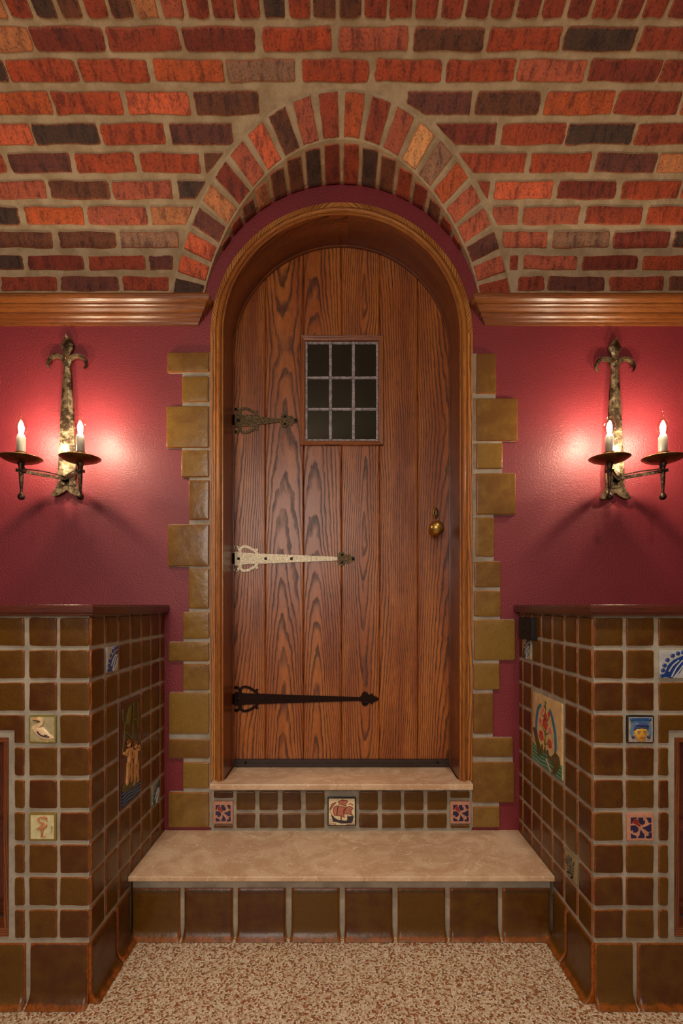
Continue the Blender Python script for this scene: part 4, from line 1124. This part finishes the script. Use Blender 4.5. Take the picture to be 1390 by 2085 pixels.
# ------------------------------------------------------------------ quoins either side of the door
LQ = [(340, 425, 717, 757), (370, 424, 766, 818), (338, 424, 827, 911), (369, 424, 916, 971), (384, 425, 977, 1058), (341, 425, 1068, 1153), (384, 425, 1158, 1239), (372, 425, 1247, 1300),
      (342, 425, 1308, 1346), (372, 425, 1352, 1405), (343, 425, 1411, 1494), (342, 425, 1506, 1544), (372, 425, 1553, 1605), (342, 425, 1614, 1685)]
RQ = [(970, 1010, 719, 801), (970, 1054, 811, 897), (970, 1023, 902, 954), (970, 1050, 963, 1047), (969, 1006, 1053, 1133), (966, 1019, 1143, 1195), (965, 1019, 1203, 1255), (965, 1049, 1262, 1344),
      (964, 1017, 1351, 1404), (964, 1004, 1412, 1494), (963, 1045, 1503, 1541), (962, 1047, 1552, 1634), (964, 1017, 1643, 1685)]
def quoins(L, sx, lab):
    root = empty('quoin_column', (sx*.52, 0, TR), lab, 'quoins')
    D = 1.760; k = D/F; mq = frame((0, 0, 0), (1, 0, 0), (0, 0, 1))
    q = [((a-VX)*k, (b-VX)*k, CZ-(d-VY)*k, CZ-(c-VY)*k) for a, b, c, d in L]
    gb = MB(); inner = .4545
    for i, (x0, x1, z0, z1) in enumerate(q):
        o_ = x0 if sx < 0 else x1
        a, b = sorted((sx*inner, o_-sx*.003)); gb.box(a, b, -.006, .0, z0-.002, z1+.002, M['grout'])
        if i+1 < len(q):
            p = q[i+1]; o2 = p[0] if sx < 0 else p[1]
            o_ = min(abs(o_), abs(o2))
            a, b = sorted((sx*inner, sx*(o_-.001))); gb.box(a, b, -.0085, .0, p[3]-.003, z0+.003, M['grout'])
    gb.build('grout_bed', root)
    for x0, x1, z0, z1 in q:
        t = MB(); pillow(t, rrect(x0, z0, x1, z1, .003, .0008, 2, 5), mq, .0135, .0035, M['quoin'], dome=.0008); t.build('quoin_tile', root)
quoins(LQ, -1, 'column of toothed olive quoin tiles on the left side of the door')
quoins(RQ, 1, 'column of toothed olive quoin tiles on the right side of the door')

# ------------------------------------------------------------------ steps
def slab(mb, x0, x1, y0, y1, z0, z1, mat):
    r = .003
    prof = [(y0+r, z0), (y0+.0008, z0+.001), (y0, z0+r), (y0, z1-r), (y0+.0008, z1-.0008), (y0+r, z1), (y1, z1), (y1, z0)]
    n = len(prof); V = [(x0, y, z) for y, z in prof]+[(x1, y, z) for y, z in prof]
    mb.add(V, [(j, (j+1) % n, n+(j+1) % n, n+j) for j in range(n)]+[tuple(range(n)), tuple(range(n, 2*n))[::-1]], mat)
st = empty('tiled_step', (0, -.15, 0), 'lower wide step with beige marble tread and large brown cove tiles', 'step')
mb = MB(); slab(mb, -.6185, .6185, -.305, -.001, TR-.0155, TR, M['stone']); mb.build('tread', st)
mb = MB(); mb.box(-.6185, .6185, -.272, -.002, 0, TR-.0155, M['grout']); mb.build('grout_bed', st)
mb = MB(); k1 = 1.490/F; mq = frame((0, -.272, 0), (1, 0, 0), (0, 0, 1))
for a, b in ((268, 365), (374, 473), (483, 581), (593, 691), (702, 799), (810, 907), (917, 1015), (1024, 1121)):
    mb = MB(); cove_tile(mb, mq, (a-VX)*k1, (b-VX)*k1, .002, CZ-(1812-VY)*k1, M['tile'], .018, .009); mb.build('riser_tile', st)

s2 = empty('tiled_step', (0, -.02, TR), 'upper step at the door with marble threshold and a ship tile in the riser', 'step')
mb = MB(); slab(mb, -.4475, .4475, -.052, -.001, TH-.0205, TH, M['stone']); slab(mb, -.406, .406, -.0505, .175, TH-.0205, TH-.0001, M['stone']); mb.build('threshold', s2)
mb = MB(); mb.box(-.4535, .4535, -.010, -.001, TR, TH-.0205, M['grout']); mb.build('grout_bed', s2)
k2 = 1.758/F; mq = frame((0, -.010, 0), (1, 0, 0), (0, 0, 1)); mb = MB()
Z = lambda v: CZ-(v-VY)*k2; X = lambda p: (p-VX)*k2
for a, b in ((481, 518.5), (528, 565), (575, 612), (622, 660), (731, 769), (777.5, 815.6), (823, 862), (870, 909.5)):
    for c, d in ((1612, 1649), (1657, 1686)):
        mb = MB(); pillow(mb, rrect(X(a), Z(d), X(b), Z(c), .0035, .0012, 2, 4), mq, .0065, .003, M['tile'], dome=.0006); mb.build('riser_tile', s2)
for a, b in ((435, 474), (917, 956)):
    for c, d in ((1612, 1625), (1680, 1686)): mb = MB(); pillow(mb, rrect(X(a), Z(d), X(b), Z(c), .003, .0006, 2, 4), mq, .0065, .003, M['tile']); mb.build('riser_tile', s2)
picture_tile(s2, 'ship_tile', mq(X(666.5), Z(1681), 0), (1, 0, 0), X(724.5)-X(666.5), Z(1623)-Z(1681), .009, glaze(30, 24, 18), glaze(240, 214, 168), ship_art, 'ship_drawing', .0045, 'square tile with a sailing ship')
for a, b, lb in ((434, 474.5, 'left pink tile with navy flower shapes'), (916, 957.5, 'right pink tile with navy flower shapes')):
    picture_tile(s2, 'flower_tile', mq(X(a), Z(1676), 0), (1, 0, 0), X(b)-X(a), Z(1631)-Z(1676), .009, glaze(196, 134, 106), glaze(196, 134, 106), floral_art, 'flower_pattern', 0, lb)

# ------------------------------------------------------------------ wall sconces
def sconce(X0, dz, arms, lab):
    root = empty('wall_sconce', (X0, 0, 1.42), lab, 'sconce', None)
    mb = MB(); m = frame((X0, -.007, dz), (1, 0, 0), (0, 0, 1)); H = .009
    zz = lambda y: CZ+(1232-670-y/12.64)/585
    xx = lambda x: (x-700)/12.64/585
    # finial diamond, neck, blade, fish tail as one hammered outline (star pieces), ridged in the middle
    def ridge(rows, hh=.004):
        """rows: (z, half width) ; faceted bar"""
        V = []
        for z, w in rows:
            w2 = w*random.uniform(.96, 1.04)
            V += [m(-w2, z, 0), m(-w2*.93, z, H*.75), m(-w*.25, z, H+hh*random.uniform(.2, 1)), m(w*.35, z, H+hh*random.uniform(.2, 1)), m(w2*.93, z, H*.75), m(w2, z, 0)]
        n = len(rows); F_ = [(i*6+k, i*6+k+6, i*6+k+7, i*6+k+1) for i in range(n-1) for k in range(5)]
        mb.add(V, F_, M['iron'], smooth=False)
    ridge([(1.926, .0006), (1.915, .009), (1.905, .016), (1.892, .0230), (1.880, .020), (1.866, .0135), (1.855, .0105), (1.846, .016), (1.838, .020), (1.828, .016), (1.815, .0115)])
    rows = []
    for i in range(19):
        f = i/18; rows.append((1.815-.36*f, .0115+(.0335-.0115)*f**.8))
    ridge(rows+[(1.440, .0335), (1.425, .030), (1.412, .0305), (1.402, .034)], .003)
    for s in (-1, 1):
        P = [(0, 1.412), (s*.0300, 1.412), (s*.036, 1.396), (s*.046, 1.380), (s*.054, 1.366), (s*.046, 1.3625), (s*.030, 1.366), (s*.014, 1.374), (0, 1.386)]
        prism(mb, P, m, 0, H, M['iron'])
        c = curve([(xx(720), zz(830)), (xx(800), zz(750)), (xx(890), zz(700)), (xx(1000), zz(690)), (xx(1110), zz(740)), (xx(1185), zz(850)), (xx(1195), zz(940)), (xx(1140), zz(1015))], 4)
        n = len(c); ws = [.017*(1-(i/n)**2.2)+.001 for i in range(n)]
        stroke(mb, [(s*x, z) for x, z in c], ws, m, .001, H*.8, M['iron'])
        stroke(mb, [(s*x, z) for x, z in c], [w*.5 for w in ws], m, H*.7, H*1.15, M['iron'])
    dome(mb, ell(0, zz(760), .0045, .0045), m, H, H+.008, M['bronze'])
    mb.build('backplate', root)
    AY = -.128; az = 1.421
    for ax in arms:
        A = Vector((X0, -.024, az)); B = Vector((X0+ax, AY, az)); d = (B-A).normalized(); nrm = Vector((-d.y, d.x, 0))
        mb = MB(); B2 = B+d*.016
        V = []
        for q in range(9):
            p = A+(B2-A)*q/8; hh = .0052+random.uniform(-.0006, .0006)
            V += [p+nrm*.0022+Vector((0, 0, -hh)), p-nrm*.0022+Vector((0, 0, -hh)), p-nrm*.0022+Vector((0, 0, hh)), p+nrm*.0022+Vector((0, 0, hh))]
        mb.add(V, [(q*4+k, q*4+(k+1) % 4, q*4+4+(k+1) % 4, q*4+4+k) for q in range(8) for k in range(4)]+[(3, 2, 1, 0), (32, 33, 34, 35)], M['dark_iron'])
        mb.box(B.x-.011, B.x+.011, B.y-.009, B.y+.009, az-.004, az+.004, M['dark_iron'])
        mb.box(X0-.010, X0+.010, -.026, -.012, az-.008, az+.008, M['dark_iron'])
        mb.build('arm', root)
        mb = MB(); pts = []
        for ph in (0, pi):
            pts = []
            for q in range(40):
                f = q/39; p = A+(B-A)*f*.93+Vector((0, 0, .008+.004*sin(pi*f)))
                pts.append(p+nrm*.0016*cos(f*60+ph)+Vector((0, 0, .0016*sin(f*60+ph))))
            pts.append(B+Vector((0, 0, .020))-d*.008)
            mb.tube(pts, .0013, M['dark_iron'], 5)
        mb.build('twisted_wire', root)
        cx, cy = B.x, B.y
        mb = MB(); mb.lathe([(0, 1.3265), (.006, 1.328), (.0098, 1.332), (.0108, 1.3375), (.0095, 1.343), (.0055, 1.3475), (.0042, 1.352), (.0042, 1.358), (.0060, 1.385), (.0072, 1.408), (.0072, 1.425), (.0085, 1.436), (.0125, 1.446), (.0125, 1.449), (0, 1.449)], cx, cy, M['dark_iron'], 16)
        mb.build('finial', root)
        mb = MB(); mb.lathe([(0, 1.445), (.018, 1.446), (.036, 1.4495), (.052, 1.4555), (.0625, 1.463), (.0630, 1.464), (.0620, 1.4645), (.052, 1.4580), (.036, 1.4520), (.018, 1.4480), (0, 1.4475)], cx, cy, M['bronze'], 40)
        mb.build('drip_pan', root)
        mb = MB(); mb.lathe([(.0175, 1.448), (.0175, 1.482), (.0165, 1.4825), (.0145, 1.482), (.0145, 1.476)], cx, cy, M['bronze'], 28)
        mb.build('candle_cup', root)
        mb = MB(); mb.lathe([(.0135, 1.452), (.0135, 1.531), (.0125, 1.532), (.0, 1.532)], cx, cy, M['sleeve'], 28)
        mb.build('candle_sleeve', root)
        bz = 1.532; mb = MB()
        pr = [(.0105, 0), (.0110, .006), (.0125, .012), (.0165, .020), (.0190, .029), (.0185, .038), (.0155, .047), (.0110, .056), (.0065, .064), (.0035, .071), (.0018, .079)]
        V = []; nseg = 24; tip = []
        prof = [(r, bz+z, 0.0) for r, z in pr]+[(.0014, bz+.084, -.0015), (.0010, bz+.088, -.003), (.0001, bz+.090, -.0035)]
        for r, z, ox_ in prof:
            for i in range(nseg): a = 2*pi*i/nseg; V.append((cx+ox_*1.0+r*cos(a), cy+r*sin(a), z))
        mb.add(V, [(j*nseg+i, j*nseg+(i+1) % nseg, (j+1)*nseg+(i+1) % nseg, (j+1)*nseg+i) for j in range(len(prof)-1) for i in range(nseg)], M['bulb_glass'], smooth=True)
        bulb = mb.build('bulb', root)
        mb = MB(); mb.lathe([(.0102, bz), (.0102, bz+.006), (0, bz+.007)], cx, cy, M['lead'], 20)
        for q in range(4):
            a = pi/4+q*pi/2; mb.tube([(cx+.0060*cos(a), cy+.0060*sin(a), bz+.018), (cx+.0036*cos(a), cy+.0036*sin(a), bz+.046)], .0021, M['filament'], 8)
        mb.build('filament', bulb)
        ld = bpy.data.lights.new('bulb_light', 'POINT'); ld.energy = BULB_W; ld.color = (1, .85, .66); ld.shadow_soft_size = .012
        lo = bpy.data.objects.new('bulb_light', ld); COL.objects.link(lo); lo.location = (cx, cy, bz+.032)
sconce(-.955, 0, (-.086, .106), 'hammered iron sconce with two candle bulbs, left of the door')
sconce(.952, -.010, (-.081, .0925), 'hammered iron sconce with two candle bulbs, right of the door')
